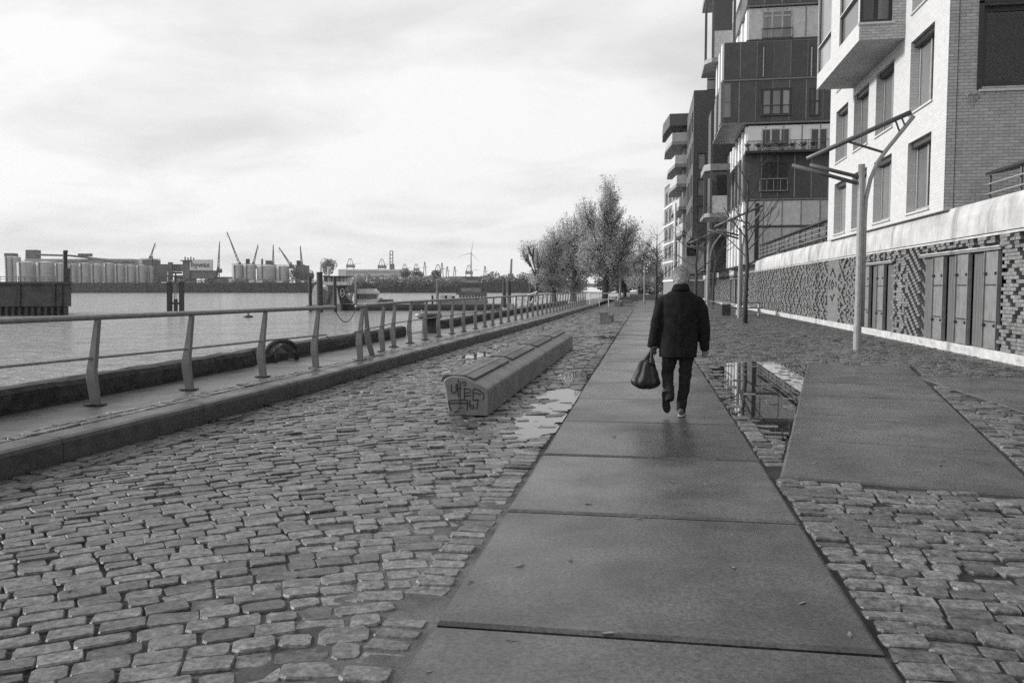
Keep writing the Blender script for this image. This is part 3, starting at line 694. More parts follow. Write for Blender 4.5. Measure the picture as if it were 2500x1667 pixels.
def leaf_mesh(pts, size, r_):
    n = len(pts); V = np.zeros((n * 4, 3)); P_ = np.array([tuple(p) for p in pts]); a = rng.normal(size=(n, 3)); a /= np.linalg.norm(a, axis=1)[:, None]
    b = np.cross(a, rng.normal(size=(n, 3))); b /= np.linalg.norm(b, axis=1)[:, None]; s = (size * rng.uniform(.6, 1.4, n))[:, None]
    V[0::4] = P_ - a * s - b * s * .5; V[1::4] = P_ + a * s - b * s * .5; V[2::4] = P_ + a * s * .8 + b * s * .5; V[3::4] = P_ - a * s * .8 + b * s * .5
    return V.tolist(), [(4 * i, 4 * i + 1, 4 * i + 2, 4 * i + 3) for i in range(n)]
def leafy_tree(loc, h, label, seed, lobes, trunk_r=.35, nleaf=9000, size=.16, leafmat='leaf', limb=None, group='big trees at the end of the promenade', trunk_h=.25):
    """lobes: (dx, dy, z, rx, ry, rz) ellipsoids of the crown, clump density falls off inside"""
    r_ = random.Random(seed); root = empty('leafy_tree', label, 'tree', group, (loc[0], loc[1], 0)); mb = MB(); z0 = h * trunk_h
    mb.tube([(0, 0, -.2), (0, 0, z0 * .5), (.05, 0, z0), (.1, 0, h * .55), (0, .1, h * .92)], [trunk_r * 1.2, trunk_r, trunk_r * .8, trunk_r * .3, .02], 9)
    for lo in lobes:
        e = Vector(lo[:3]); s = Vector((0, 0, max(z0 * .7, e.z * .45))); m_ = s.lerp(e, .5) + Vector((r_.uniform(-.4, .4), r_.uniform(-.4, .4), .4))
        mb.tube([s, m_, e], [trunk_r * .5, trunk_r * .34, .06], 6)
        for k in range(7):
            a = Vector((r_.uniform(-1, 1) * lo[3], r_.uniform(-1, 1) * lo[4], r_.uniform(-.6, 1) * lo[5])) * .8; st = s.lerp(e, r_.uniform(.45, .9)); mb.tube([st, st.lerp(e + a, .5) + Vector((0, 0, .3)), e + a], [.09, .05, .018], 4)
    vol = [lo[3] * lo[4] * lo[5] for lo in lobes]; pts = []; tot = sum(v ** .75 for v in vol)
    for lo, v in zip(lobes, vol):
        nl = int(nleaf * v ** .75 / tot); ncl = max(10, nl // 70); e = Vector(lo[:3]); s0 = Vector((0, 0, max(z0 * .7, e.z * .45)))
        for c_ in range(ncl):
            while True:
                p = Vector((r_.uniform(-1, 1), r_.uniform(-1, 1), r_.uniform(-1, 1)))
                if .12 < p.length < 1: break
            p = p.normalized() * p.length ** .75
            cpt = Vector((lo[0] + p.x * lo[3], lo[1] + p.y * lo[4], lo[2] + p.z * lo[5])); st = s0.lerp(e, r_.uniform(.5, 1.0)) + Vector((p.x * lo[3], p.y * lo[4], p.z * lo[5])) * .25
            md_ = st.lerp(cpt, .5) - Vector((0, 0, .12 * (cpt - st).length)); tip = cpt + (cpt - md_).normalized() * .35 + Vector((0, 0, .45))
            mb.tube([st, md_, cpt, tip], [.045, .03, .018, .006], 3, cap=False)
            for k in range(nl // ncl):                      # leaves strung along the outer half of the twig
                f_ = r_.random(); q_ = md_.lerp(cpt, f_ * 1.4) if f_ < .71 else cpt.lerp(tip, (f_ - .71) * 3.4); sp_ = .16 + .22 * r_.random()
                pts.append(q_ + Vector((r_.gauss(0, sp_), r_.gauss(0, sp_), r_.gauss(0, sp_))))
    mb.build('trunk', K['bark'], root)
    v, f_ = leaf_mesh(pts, size, r_); m2 = MB(); m2.v = v; m2.f = f_
    m2.build('crown', K[leafmat], root, fix=False); return root
TD = 112.0
def lobe(u, v, w_, h_, D0, base, dd=0.0):
    p = atd(u, v, D0) - base; s = D0 / FPX; return (p.x, p.y + dd, p.z, w_ * s, w_ * s * .85, h_ * s)
def big(u, v_base, D, lobes, label, seed, **kw):
    b = atd(u, 704 + 1.6 * FPX / D, D); b.z = 0; top = min(l[1] - l[3] for l in lobes); h = atd(u, top, D).z
    return leafy_tree((b.x, b.y), h, label, seed, [lobe(l[0], l[1], l[2], l[3], D, b) for l in lobes], **kw)
big(1478, 0, 104, [(1489, 464, 20, 30), (1488, 498, 30, 36), (1484, 548, 50, 40), (1470, 600, 66, 42), (1522, 592, 46, 36), (1540, 568, 20, 26), (1490, 645, 64, 36), (1450, 645, 42, 36), (1432, 530, 22, 36)], 'tallest tree with pointed crown beside the far end of the railing', 31, nleaf=34000, size=.08, trunk_r=.42)
big(1400, 0, 112, [(1425, 560, 34, 56), (1390, 590, 42, 56), (1415, 640, 50, 44), (1370, 650, 40, 46), (1400, 690, 44, 26)], 'broad pale tree left of the tallest tree', 32, nleaf=23000, size=.08, trunk_r=.34)
big(1352, 0, 108, [(1355, 590, 30, 36), (1340, 630, 36, 40), (1330, 670, 34, 34), (1362, 690, 34, 22)], 'drooping pale tree leaning over the water, second from left', 33, nleaf=13000, size=.08, trunk_r=.28)
big(1310, 0, 106, [(1292, 605, 18, 12), (1278, 620, 12, 16), (1316, 640, 16, 30), (1318, 680, 24, 24)], 'thin sparse tree leaning left over the river', 34, nleaf=3000, size=.075, trunk_r=.2)
big(1560, 0, 135, [(1574, 612, 28, 36), (1548, 640, 34, 36), (1594, 650, 26, 36), (1565, 685, 42, 22)], 'smaller tree in the gap between the tallest tree and the buildings', 35, nleaf=9000, size=.09, trunk_r=.25, leafmat='leaf')
big(1525, 0, 140, [(1535, 655, 32, 30), (1515, 680, 36, 22)], 'dark low tree behind the slim far street lamp', 36, nleaf=11000, size=.11, trunk_r=.3, leafmat='leafdark')
big(1606, 0, 150, [(1606, 672, 24, 28), (1612, 690, 26, 20)], 'pale small tree at the foot of the farthest building', 37, nleaf=7000, size=.1, trunk_r=.15)
big(1590, 0, 190, [(1560, 690, 60, 24), (1600, 695, 50, 22), (1500, 695, 50, 22)], 'dark belt of trees closing the far end of the path', 38, nleaf=6000, size=.3, trunk_r=.2, leafmat='leafdark')

# white guard railing and steps where the raised strip ends
gr = empty('guard_railing', 'white guard railing across the end of the raised quay strip', 'railing')
for z_ in (.62, 1.15): MB().tube([(-5.0, 73.2, z_), (-2.6, 74.6, z_)], .035, 6).build('rail', K['boatwhite'], gr)
for t in (0, .33, .66, 1): MB().tube([(-5 + 2.4 * t, 73.2 + 1.4 * t, 0), (-5 + 2.4 * t, 73.2 + 1.4 * t, 1.15)], .04, 6).build('post', K['boatwhite'], gr)
st = struct(MB().span((-2.5, 118, -.05), (5.5, 119.5, .35)).span((-2.5, 119.6, -.05), (5.5, 121, .75)).build('steps', K['conc']))
for i, (x0, y0, x1) in enumerate(((-3.6, 92, -1.6), (-4.0, 108, -1.2))):
    sw = empty('low_seat_wall', ['low dark seat wall beyond the far bench', 'low dark seat wall under the big trees'][i], 'wall'); MB().span((x0, y0, 0), (x1, y0 + 1.2, .45)).build('wall_block', K['conc'], sw, bevel=.03); MB().span((x0 - .04, y0 - .03, .452), (x1 + .04, y0 + 1.23, .5)).build('coping', K['board'], sw)

# ---- fallen leaves, weeds
def leaf_obj(x, y, z, s, rz, k):
    mb = MB(); w_ = .32 * s; mb.add([(-s, 0, .001), (-s * .3, w_, .004), (s * .5, w_ * .8, .002), (s, 0, .008), (s * .4, -w_ * .8, .002), (-s * .4, -w_, .005)], [(0, 5, 4, 3, 2, 1)]); mb.add([(-s * 1.4, .002, .002), (-s, .004, .003), (-s, -.004, .003)], [(0, 2, 1)])
    o = mb.build('fallen_leaf', K['litter'], fix=False); o.location = (x, y, z); o.rotation_euler = (random.gauss(0, .1), random.gauss(0, .1), rz)
    return tag(o, 'small fallen leaf lying on the wet paving', 'leaf', 'fallen leaves on the paving')
for u, v in ((1308, 1100), (1437, 1229), (1440, 1155), (1560, 1265), (1392, 1367), (1790, 1385), (1270, 1380), (1485, 1545), (1050, 1640), (1722, 1183), (2005, 1052), (2040, 1117), (1990, 1130), (2297, 1135), (2237, 1149), (2303, 1124), (2245, 1048), (1690, 1080), (1640, 1175), (1500, 1066), (1960, 1472), (2075, 1550), (1250, 1565), (620, 1450), (300, 1400), (170, 1440), (1150, 1420), (1380, 1250)):
    p = atz(u, v, .006); leaf_obj(p.x, p.y, .006 if -1 < p.x < 1.05 or in_s2(p.x, p.y) else .01, random.uniform(.018, .036), random.uniform(0, 6.3), 0)
for i in range(40):
    x, y = random.uniform(-5, -1.2), random.uniform(4, 16); leaf_obj(x, y, .008, random.uniform(.015, .03), random.uniform(0, 6.3), 0)
def weed(x, y, n, h, label, parent=None):
    mb = MB()
    for k in range(n):
        a = random.uniform(0, 6.3); b = Vector((x + random.gauss(0, h * .5), y + random.gauss(0, h * .5), -.02)); t = b + Vector((math.cos(a) * h * .6, math.sin(a) * h * .6, h * random.uniform(.5, 1.1))); s = Vector((-math.sin(a), math.cos(a), 0)) * .006
        mb.add([b - s, b + s, b.lerp(t, .6) + s + Vector((0, 0, h * .15)), t], [(0, 1, 2, 3)])
    return tag(mb.build('weed_tuft', K['weed'], fix=False), label, 'weed', 'weeds: ' + label)
for u, v, n, h in ((2317, 845, 60, .16), (2408, 868, 60, .13), (2042, 832, 40, .08), (2155, 838, 40, .07), (1965, 822, 30, .07)):
    p = atz(u, v); weed(p.x, p.y, n, h, 'small dark weed tuft growing at the foot of the relief wall')
for i, (x, y) in enumerate(((-2.2, 9.9), (-2.5, 9.6), (-1.9, 9.5), (-2.0, 9.2), (-2.65, 10.05), (-1.85, 9.9), (-1.8, 12.4), (-1.72, 13.2), (-1.75, 14.5))): weed(x, y, 70, .035, 'dark tuft of moss and weeds in the cobbles beside the graffiti bench')
for i in range(14):
    y = random.uniform(7, 30); weed(kerb_x(y) + .03, y, 26, .05, 'small weed growing along the foot of the kerb')

# ================================================================== RETAINING WALL WITH BRICK RELIEF
WY0, WY1 = 9.0, 128.0
rw = empty('relief_wall', 'long retaining wall with patterned brick relief under a white concrete parapet', 'wall')
MB().span((WALLX + .14, WY0, -.1), (WALLX + .6, WY1, 2.84)).build('wall_core', K['mortar'], rw)
y = WY0
while y < WY1:
    ln_ = min(4.2, WY1 - y); MB().span((WALLX - .06, y + .004, -.1), (WALLX + .16, y + ln_ - .004, .215)).build('plinth_block', K['plinth'], rw, bevel=.012); y += ln_
MB().span((WALLX - .025, WY0, 2.79), (WALLX + .14, WY1, 2.842)).build('drip_ledge', K['plinth'], rw)
y = WY0 - .35; i = 0
while y < WY1:                                             # parapet panels, leaning back at the top
    a, b = y, y + 4.6; mb = MB(); prof = [(WALLX - .045, 2.862), (WALLX - .045, 3.1), (WALLX - .03, 3.35), (WALLX + .02, 3.55), (WALLX + .08, 3.66), (WALLX + .45, 3.66), (WALLX + .45, 2.862)]
    mb.loft([[Vector((px, yv, pz)) for px, pz in prof] for yv in (a + .012, b - .012)]); mb.build('parapet_panel', K['band'], rw); y = b; i += 1
DOORS = [(19.72, 25.12, 2.46), (27.9, 31.65, 2.40), (71, 80, 2.4)]
def relief(y, c, row):
    """how far a brick stands out of the wall (metres, negative is a hole), tint"""
    z = .215 + row * .083; m = y % 13.0
    if 25.1 < y < 26.5 or (12.5 < y < 13.6):                # open chequer
        return (-.10, .55) if (c + row // 2) % 2 == 0 else (.03, 1.05)
    if (16.4 < y < 19.7 and .92 < z < 2.42) or 35.5 < y < 37.6:                  # smooth panel with a lozenge outlined by holes
        yc = (18.95 if y > 17.9 else 17.0) if y < 20 else 36.6; zc = 1.72; d_ = abs(y - yc) / .78 + abs(z - zc) / .8
        if .84 < d_ < 1.03: return (-.09, .6)
        if .2 < d_ < .4: return (-.09, .6)
        return (0, 1.12)
    if 26.5 < y < 27.9:
        d_ = abs(y - 27.2) / .5 + abs(z - 1.4) / .9
        if .8 < d_ < 1.02: return (-.08, .6)
        if d_ < .8: return (.0, 1.2)
    blk = int(y / 3.1) % 3; h_ = noise.noise(Vector((c * 3.1, row * 2.7, .5)))
    pa, pb = ((1.25, 1.05), (.8, 1.3), (1.7, .9))[blk]
    a, b = (y / pa + z / pb) % 1.0, (y / pa - z / pb) % 1.0     # lozenge lattice of proud headers
    if a < .15 or b < .15: return (.06, 1.06)
    if abs(a - .575) < .11 and abs(b - .575) < .13: return (-.1, .5)
    if blk != 1 and row % 2 == 0: return (-.028, .93)
    return (.004 + .012 * h_, .98 + .1 * noise.noise(Vector((y * 2, row * .7, 4))))
bricks = []
for row in range(31):
    z = .215 + row * .083 + .0415; c = 0
    y = WY0 + (row % 2) * .125
    while y < 100:
        bl = .25 if y < 62 else .5
        yc = y + bl / 2
        ok = not any(a - .06 < yc < b + .06 and z < t + .13 for a, b, t in DOORS)
        if ok:
            p, tn = relief(yc, c, row)
            if p > -.08: bricks.append((yc, z, bl - .012, p, tn * random.uniform(.9, 1.08)))
        y += bl; c += 1
sh = sorted([b for b in bricks if b[0] > 17.6 and b[0] < 30], key=lambda b: b[0])[:300]; shid = set(id(b) for b in sh); pool = {}
def brick_verts(ln_): return MB().box((.11, 0, 0), (.22, ln_, .071))
for b in sh:
    k = (round(b[2], 2), int(b[4] * 8))
    if k not in pool:
        mb = brick_verts(b[2]); me = bpy.data.meshes.new('brick'); me.from_pydata(mb.v, [], mb.f); me.materials.append(K['relief']); add_tint(me, [k[1] / 8 + .06] * len(mb.v)); pool[k] = me
    o = bpy.data.objects.new('brick', pool[k]); C.objects.link(o); o.parent = rw; o.location = (WALLX + .06 - b[3] - .06, b[0], b[1])
V = []; F = []; T = []; n0 = 0; qf = MB().box((0, 0, 0), (1, 1, 1)).f
for b in bricks:
    if id(b) in shid: continue
    mb = MB().box((WALLX - b[3] + .11, b[0], b[1]), (.22, b[2], .071)); V += mb.v; F += [tuple(i + n0 for i in f) for f in qf]; T += [b[4]] * 8; n0 += 8
me = bpy.data.meshes.new('relief_brickwork'); me.from_pydata(V, [], F); me.materials.append(K['relief']); add_tint(me, T)
o = bpy.data.objects.new('relief_brickwork', me); C.objects.link(o); o.parent = rw; o['kind'] = 'stuff'

def gate(y0, y1, zt, layout, label):
    """layout: list of (y a, y b, kind) kind p = panel leaf proud, s = planks set back"""
    root = empty('wall_gate', label, 'gate', 'steel and plank gates in the relief wall', (WALLX, y0, .215))
    loc = lambda y: y - y0
    MB().span((.125, 0, 0), (.135, y1 - y0, zt - .215)).build('back_board', K['frame'], root)
    fr = MB(); fr.span((-.05, -.06, zt - .215), (.13, y1 - y0 + .06, zt - .15)); fr.build('lintel', K['gate'], root)
    MB().tube([(-.06, -.05, zt - .14), (-.06, y1 - y0 + .05, zt - .14)], .02, 6).build('slide_rail', K['plinth'], root)
    for a, b, kd in layout:
        a, b = loc(a), loc(b); H = zt - .215
        if kd == 'p':
            leaf = MB().span((-.02, a + .01, .02), (.035, b - .01, H - .03)).build('gate_leaf', K['gate'], root)
            for zb in (.62, 1.45): MB().span((-.034, a + .012, zb), (-.0205, b - .012, zb + .03)).build('cross_bar', K['steel_dark'], leaf)
            for yv in (a + .015, b - .055): MB().span((-.06, yv, .02), (-.0205, yv + .04, H - .03)).build('edge_profile', K['gate'], leaf)
            for zb in (.55, 1.72):
                for yv in (a + .1, b - .12): MB().tube([(-.02, yv, zb), (-.085, yv, zb)], .035, 6).build('bolt', K['steel_dark'], leaf)
        else:
            nP = max(3, int((b - a) / .15)); wv = (b - a) / nP
            for k in range(nP): MB().span((.07, a + k * wv + .006, .02), (.115, a + (k + 1) * wv - .006, H - .03)).build('plank', K['gatewood'], root)
    return root
gate(19.78, 25.06, 2.46, [(19.8, 20.62, 'p'), (20.64, 21.50, 's'), (21.52, 22.40, 'p'), (22.42, 23.2, 's'), (23.22, 24.1, 'p'), (24.12, 25.04, 's')], 'wide row of grey gate leaves and plank panels nearest in the relief wall')
gate(27.95, 31.6, 2.40, [(27.97, 28.72, 's'), (28.76, 29.66, 'p'), (29.68, 30.52, 's'), (30.56, 31.55, 'p')], 'narrower grey gate with two leaves behind the nearest street lamp')
gate(71.1, 79.9, 2.40, [(71.2, 72.4, 's'), (72.5, 73.9, 'p'), (74, 75.4, 's'), (75.5, 77, 'p'), (77.1, 79.8, 's')], 'far row of gate leaves in the relief wall behind the picnic tables')

# ================================================================== BUILDINGS
def rect_wall(mb, O, U, V_, Nn, W_, H_, holes, depth=.3):
    """front skin in the plane O+U*a+V*b with rectangular openings (a0,a1,b0,b1) and their reveals going back along -N"""
    O, U, V_, Nn = Vector(O), Vector(U), Vector(V_), Vector(Nn)
    xs_ = sorted(set([0, W_] + [h for q in holes for h in q[:2]])); zs_ = sorted(set([0, H_] + [h for q in holes for h in q[2:4]]))
    for i in range(len(xs_) - 1):
        for j in range(len(zs_) - 1):
            a, b = (xs_[i] + xs_[i + 1]) / 2, (zs_[j] + zs_[j + 1]) / 2
            if any(q[0] < a < q[1] and q[2] < b < q[3] for q in holes): continue
            mb.add([O + U * p + V_ * r_ for p, r_ in ((xs_[i], zs_[j]), (xs_[i + 1], zs_[j]), (xs_[i + 1], zs_[j + 1]), (xs_[i], zs_[j + 1]))], [(0, 1, 2, 3)])
    for a0, a1, b0, b1 in [q[:4] for q in holes]:
        c = [O + U * p + V_ * r_ for p, r_ in ((a0, b0), (a1, b0), (a1, b1), (a0, b1))]; d_ = [p - Nn * depth for p in c]
        mb.add(c + d_, [(k, (k + 1) % 4, 4 + (k + 1) % 4, 4 + k) for k in range(4)])
def window(parent, O, U, V_, Nn, W_, H_, nx=2, fmat='frame', gmat='glass', fw_=.06, sill=None, set_=.0, fan=None):
    """frame bars, one pane object per light, optional sill"""
    O, U, V_, Nn = Vector(O), Vector(U), Vector(V_), Vector(Nn)
    fm = MB()
    def bar(a0, a1, b0, b1, t=.05):
        pts = [O + U * p + V_ * r_ for p, r_ in ((a0, b0), (a1, b0), (a1, b1), (a0, b1))]; fm.prism(pts, Nn * t)
    bar(0, W_, 0, fw_); bar(0, W_, H_ - fw_, H_); bar(0, fw_, fw_, H_ - fw_); bar(W_ - fw_, W_, fw_, H_ - fw_)
    for k in range(1, nx): bar(W_ * k / nx - fw_ * .6, W_ * k / nx + fw_ * .6, fw_, H_ - fw_)
    if fan: 
        for k in range(nx): bar(W_ * k / nx + fw_ * .65, W_ * (k + 1) / nx - fw_ * .65, H_ * fan, H_ * fan + fw_)
    f_ = fm.build('window', K[fmat], parent)
    for k in range(nx):
        a0, a1 = W_ * k / nx + fw_ * .5, W_ * (k + 1) / nx - fw_ * .5
        p = MB(); p.prism([O + U * q + V_ * r_ + Nn * .012 for q, r_ in ((a0, fw_ * .5), (a1, fw_ * .5), (a1, H_ - fw_ * .5), (a0, H_ - fw_ * .5))], Nn * .008); p.build('pane', K[gmat if isinstance(gmat, str) else gmat[k % len(gmat)]], f_)
    if sill:
        q = MB(); q.prism([O + U * (-.06) + V_ * (-.07), O + U * (W_ + .06) + V_ * (-.07), O + U * (W_ + .06) + V_ * (-.005), O + U * (-.06) + V_ * (-.005)], Nn * sill); q.build('sill', K['sill'], f_)
    return f_
X1, Y1 = Vector((1, 0, 0)), Vector((0, 1, 0)); Z1 = Vector((0, 0, 1))
# ---- building 1: white slurried brick, nearest right
b1 = empty('brick_apartment_building', 'white painted brick apartment building with projecting bay nearest at right', 'building')
FX, CY, EY, ZB, ZT = 7.6, 23.25, 37.35, 3.63, 14.5
wins = [(24.37, 26.43), (28.08, 30.15), (31.09, 33.2), (34.16, 36.2)]
holes = []
for a, b in wins:
    for zs_, zt_ in ((3.83, 5.88), (6.75, 8.82), (9.67, 11.74), (12.5, 14.0)):
        if zs_ > 9 and 27 < a < 33.3: continue
        holes.append((a - CY, b - CY, zs_ - ZB, zt_ - ZB))
fm = MB(); rect_wall(fm, (FX, CY, ZB), Y1, Z1, -X1, EY - CY, ZT - ZB, holes, .36)
fm.build('river_facade', K['brick1'], b1)
MB().add([(FX, CY, ZB), (FX + 7, CY, ZB), (FX + 7, EY, ZB), (FX, EY, ZB)], [(0, 1, 2, 3)]).build('underside', K['soffit'], b1)
MB().add([(FX, EY, ZB), (FX + 7, EY, ZB), (FX + 7, EY, ZT), (FX, EY, ZT)], [(0, 1, 2, 3)]).build('far_end_wall', K['brick1_shaded'], b1)
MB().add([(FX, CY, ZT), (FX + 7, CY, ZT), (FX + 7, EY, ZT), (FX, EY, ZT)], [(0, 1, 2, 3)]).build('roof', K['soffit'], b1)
em = MB(); rect_wall(em, (FX, CY, ZB), X1, Z1, -Y1, 7, ZT - ZB, [(.82, 3.4, 6.77 - ZB, 8.86 - ZB)], .3); em.build('end_wall', K['brick1_shaded'], b1)
for h in holes:
    window(b1, (FX + .30, CY + h[0] + .02, ZB + h[2] + .02), Y1, Z1, -X1, h[1] - h[0] - .04, h[3] - h[2] - .04, 2, 'lamp', ['glass', 'glassgrey'], .1, None)
    MB().prism([(FX - .05, CY + h[0] - .03, ZB + h[2] - .075), (FX + .3, CY + h[0] - .03, ZB + h[2] - .03), (FX + .3, CY + h[0] - .03, ZB + h[2] + .0), (FX - .05, CY + h[0] - .03, ZB + h[2] - .02)], (0, h[1] - h[0] + .06, 0)).build('window_sill', K['sill'], b1)
    MB().span((FX + .10, CY + h[0] + .005, ZB + h[3] - .16), (FX + .29, CY + h[1] - .005, ZB + h[3] - .004)).build('blind_box', K['frame'], b1)
# big end window with office chair silhouette room
window(b1, (8.44 , CY + .26, 6.79), X1, Z1, -Y1, 2.54, 2.05, 1, 'frame', 'clear', .14)
rm_ = MB(); rm_.add([(7.9, CY + .32, 6.3), (13, CY + .32, 6.3), (13, CY + 4.5, 6.3), (7.9, CY + 4.5, 6.3), (7.9, CY + .32, 9.0), (13, CY + .32, 9.0), (13, CY + 4.5, 9.0), (7.9, CY + 4.5, 9.0)], [(0, 1, 2, 3), (4, 5, 6, 7), (1, 2, 6, 5), (2, 3, 7, 6), (3, 0, 4, 7)]); rm_.build('room', K['interior'], b1)
oc = empty('office_chair', 'dark office chair seen inside the big end window', 'chair'); ccx = aty(2448, 168, CY + 1.0); MB().span((ccx.x - .26, CY + .98, ccx.z - .32), (ccx.x + .2, CY + 1.04, ccx.z + .3)).build('backrest', K['steel_dark'], oc, bevel=.02); MB().span((ccx.x - .2, CY + 1.05, ccx.z - .45), (ccx.x + .2, CY + 1.5, ccx.z - .38)).build('seat', K['steel_dark'], oc); MB().span((ccx.x + .201, CY + 1.0, ccx.z - .14), (ccx.x + .32, CY + 1.25, ccx.z - .1)).build('armrest', K['steel_dark'], oc); MB().tube([(ccx.x, CY + 1.28, 6.31), (ccx.x, CY + 1.28, ccx.z - .45)], .03, 6).build('column', K['steel_dark'], oc)
MB().span((8.36, CY - .05, 6.64), (11.1, CY + .02, 6.70)).build('window_sill', K['sill'], b1)
MB().span((8.30, CY - .03, 6.70), (8.415, CY + .01, 8.92)).span((8.30, CY - .03, 8.862), (11.1, CY + .012, 8.94)).build('window_trim', K['frame'], b1)
hm = MB(); q = aty(2376, 238, CY - .04); hp = []
for k in range(25):
    t = 2 * math.pi * k / 24; hp.append(Vector((q.x + .0085 * 16 * math.sin(t) ** 3, q.y, q.z + .0085 * (13 * math.cos(t) - 5 * math.cos(2 * t) - 2 * math.cos(3 * t) - math.cos(4 * t)))))
hm.tube(hp, .016, 6, cap=False); hm.tube([q + Vector((-.02, 0, -.14)), q + Vector((0, 0, -.05)), q + Vector((.05, 0, .0)), q + Vector((.0, 0, .06))], .014, 6)
hm.tube([q + Vector((0, 0, -.13)), q + Vector((0, 0, -.22))], .014, 6); hm.tube([q + Vector((-.17, 0, .07)), q + Vector((-.12, 0, .04))], .012, 6); hm.tube([q + Vector((.17, 0, .03)), q + Vector((.12, 0, .0))], .012, 6)
hm.build('heart_ornament', K['rail'], b1, smooth=True)
MB().span((7.83, CY - .008, ZB + .01), (7.845, CY + .01, ZT - .1)).build('expansion_joint', K['frame'], b1)
# bay
BX, BY0, BY1, BZ = 6.277, 27.035, 33.4, 9.13
bm_ = MB(); rect_wall(bm_, (BX, BY0, BZ), Y1, Z1, -X1, BY1 - BY0, ZT - BZ, [(.17, 2.7, .55, 1.5), (.17, 2.7, 1.54, 3.6), (4.02, 6.3, .55, 1.5), (4.02, 6.3, 1.54, 3.6)], .12)
by = bm_.build('bay_front', K['brick1'], b1)
bm_ = MB(); rect_wall(bm_, (BX, BY0, BZ), X1, Z1, -Y1, FX - BX, ZT - BZ, [(.02, .95, .53, 2.6)], .14); bm_.build('bay_side', K['brick1_shaded'], b1)
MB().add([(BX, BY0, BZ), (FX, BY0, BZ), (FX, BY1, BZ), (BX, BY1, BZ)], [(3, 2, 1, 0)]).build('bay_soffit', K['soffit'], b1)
MB().add([(BX, BY1, BZ), (FX, BY1, BZ), (FX, BY1, ZT), (BX, BY1, ZT)], [(0, 1, 2, 3)]).build('bay_far_side', K['brick1_shaded'], b1)
for a, b, c, d_ in ((.17, 2.7, .55, 1.5), (.17, 2.7, 1.54, 3.6), (4.02, 6.3, .55, 1.5), (4.02, 6.3, 1.54, 3.6)):
    window(b1, (BX + .11, BY0 + a, BZ + c), Y1, Z1, -X1, b - a, d_ - c, 1, 'frame', 'glassgrey', .05)
window(b1, (BX + .03, BY0 + .12, BZ + .53), X1, Z1, -Y1, .92, 2.05, 2, 'frame', ['glass', 'glassgrey'], .09, .16)

# ---- terrace railings with dark cover, one each side of building 1
def terrace_rail(label, x, y0, y1, z0, z1):
    root = empty('terrace_railing', label, 'railing', 'terrace railings above the relief wall')
    def zz_(y): return z0 + (z1 - z0) * (y - y0) / (y1 - y0)
    MB().prism([(x - .1, y0, zz_(y0) + 1.08), (x + .5, y0, zz_(y0) + 1.18), (x + .5, y0, zz_(y0) + 1.23), (x - .1, y0, zz_(y0) + 1.14)], (0, y1 - y0, z1 - z0)).build('cover_board', K['frame'], root)
    for k, h_ in enumerate((.12, .36, .6, .84)): MB().tube([(x - .08, y0, zz_(y0) + h_), (x - .08, y1, zz_(y1) + h_)], .022, 6).build('rail', K['lamp'], root)
    n_ = max(2, int((y1 - y0) / 1.6))
    for k in range(n_ + 1):
        yv = y0 + (y1 - y0) * k / n_; MB().tube([(x + .02, yv, 3.5), (x + .02, yv, zz_(yv) + 1.08)], .03, 6).build('post', K['lampdark'], root)
terrace_rail('terrace railing with dark cover at the right edge beside the end wall', 8.45, 12.0, 22.6, 3.35, 3.35)
terrace_rail('terrace railing with dark cover between the white brick building and the tower', 7.95, 37.7, 61.5, 3.55, 3.55)
hg = MB(); hv, hf = leaf_mesh([Vector((8.6 + random.gauss(0, .12), random.uniform(39, 56), 3.95 + random.gauss(0, .12))) for i in range(1500)], .07, None); hg.v = hv; hg.f = hf
tag(hg.build('terrace_hedge', K['leafdark'], fix=False), 'low dark hedge behind the terrace railing below the tower', 'hedge')

# ---- building 2: tower of stacked dark and white volumes
YB = 62.0
def bz(v): return aty(1850, v, YB).z
def bx(u, v=300): return aty(u, v, YB).x
t2 = empty('stacked_tower_building', 'apartment tower of shifted dark metal and white storeys behind the brick building', 'building')
XR = 22.0
def volume(x0, z0, z1, depth, m, panel, seams, face=None, yo=0.0, side_strips=None, sidemat='white'):
    """one storey: core box, separate cladding panels on the end face and upright strips on the river side"""
    core = MB().span((x0 + .04, YB + yo + .04, z0 + .01), (XR, YB + yo + depth, z1 - .01)).build('storey_core', K['darkedge' if m == 'dark' else m], t2)
    x = x0
    while x < XR - 1:
        nx_ = x + seams; MB().span((x + .015, YB + yo, z0 + .06), (nx_ - .015, YB + yo + .039, z1 - .06)).build('facade_panel', K[panel], core); MB().span((nx_ - .035, YB + yo - .03, z0 + .08), (nx_ + .035, YB + yo - .002, z1 - .08)).build('panel_seam', K['seam' if m == 'dark' else 'darkedge'], core); x = nx_
        if x > x0 + 9.5: break
    if side_strips:
        yy_ = YB + yo + .05
        for k in range(side_strips):
            wv = depth / side_strips
            MB().span((x0 - .12 * ((k + 1) % 2), yy_ + k * wv + .05, z0 + .05), (x0 + .039, yy_ + (k + 1) * wv - wv * .22, z1 - .05)).build('side_fin', K[sidemat], core)
    MB().span((x0 - .06, YB + yo - .06, z0 - .10), (XR, YB + yo + depth, z0 + .008)).build('floor_edge', K['darkedge' if m == 'dark' else 'frame'], core)
    return core
zl = {k: bz(k) for k in (-60, 15, 98, 194, 300, 372, 486, 552, 640)}
xw, xd = bx(1822), bx(1763)
volume(xw, 3.3, zl[552], 14, 'grey', 'grey', 1.3, side_strips=12)
volume(xw, zl[552], zl[486] - .12, 14, 'grey', 'grey', 1.3, side_strips=12)
volume(xw - .05, zl[486], zl[372] - .1, 14, 'dark', 'dark', 1.15, side_strips=11, sidemat='darkedge')
volume(xw + .1, zl[372], zl[300] - .2, 14, 'white', 'white', 1.25, side_strips=13)
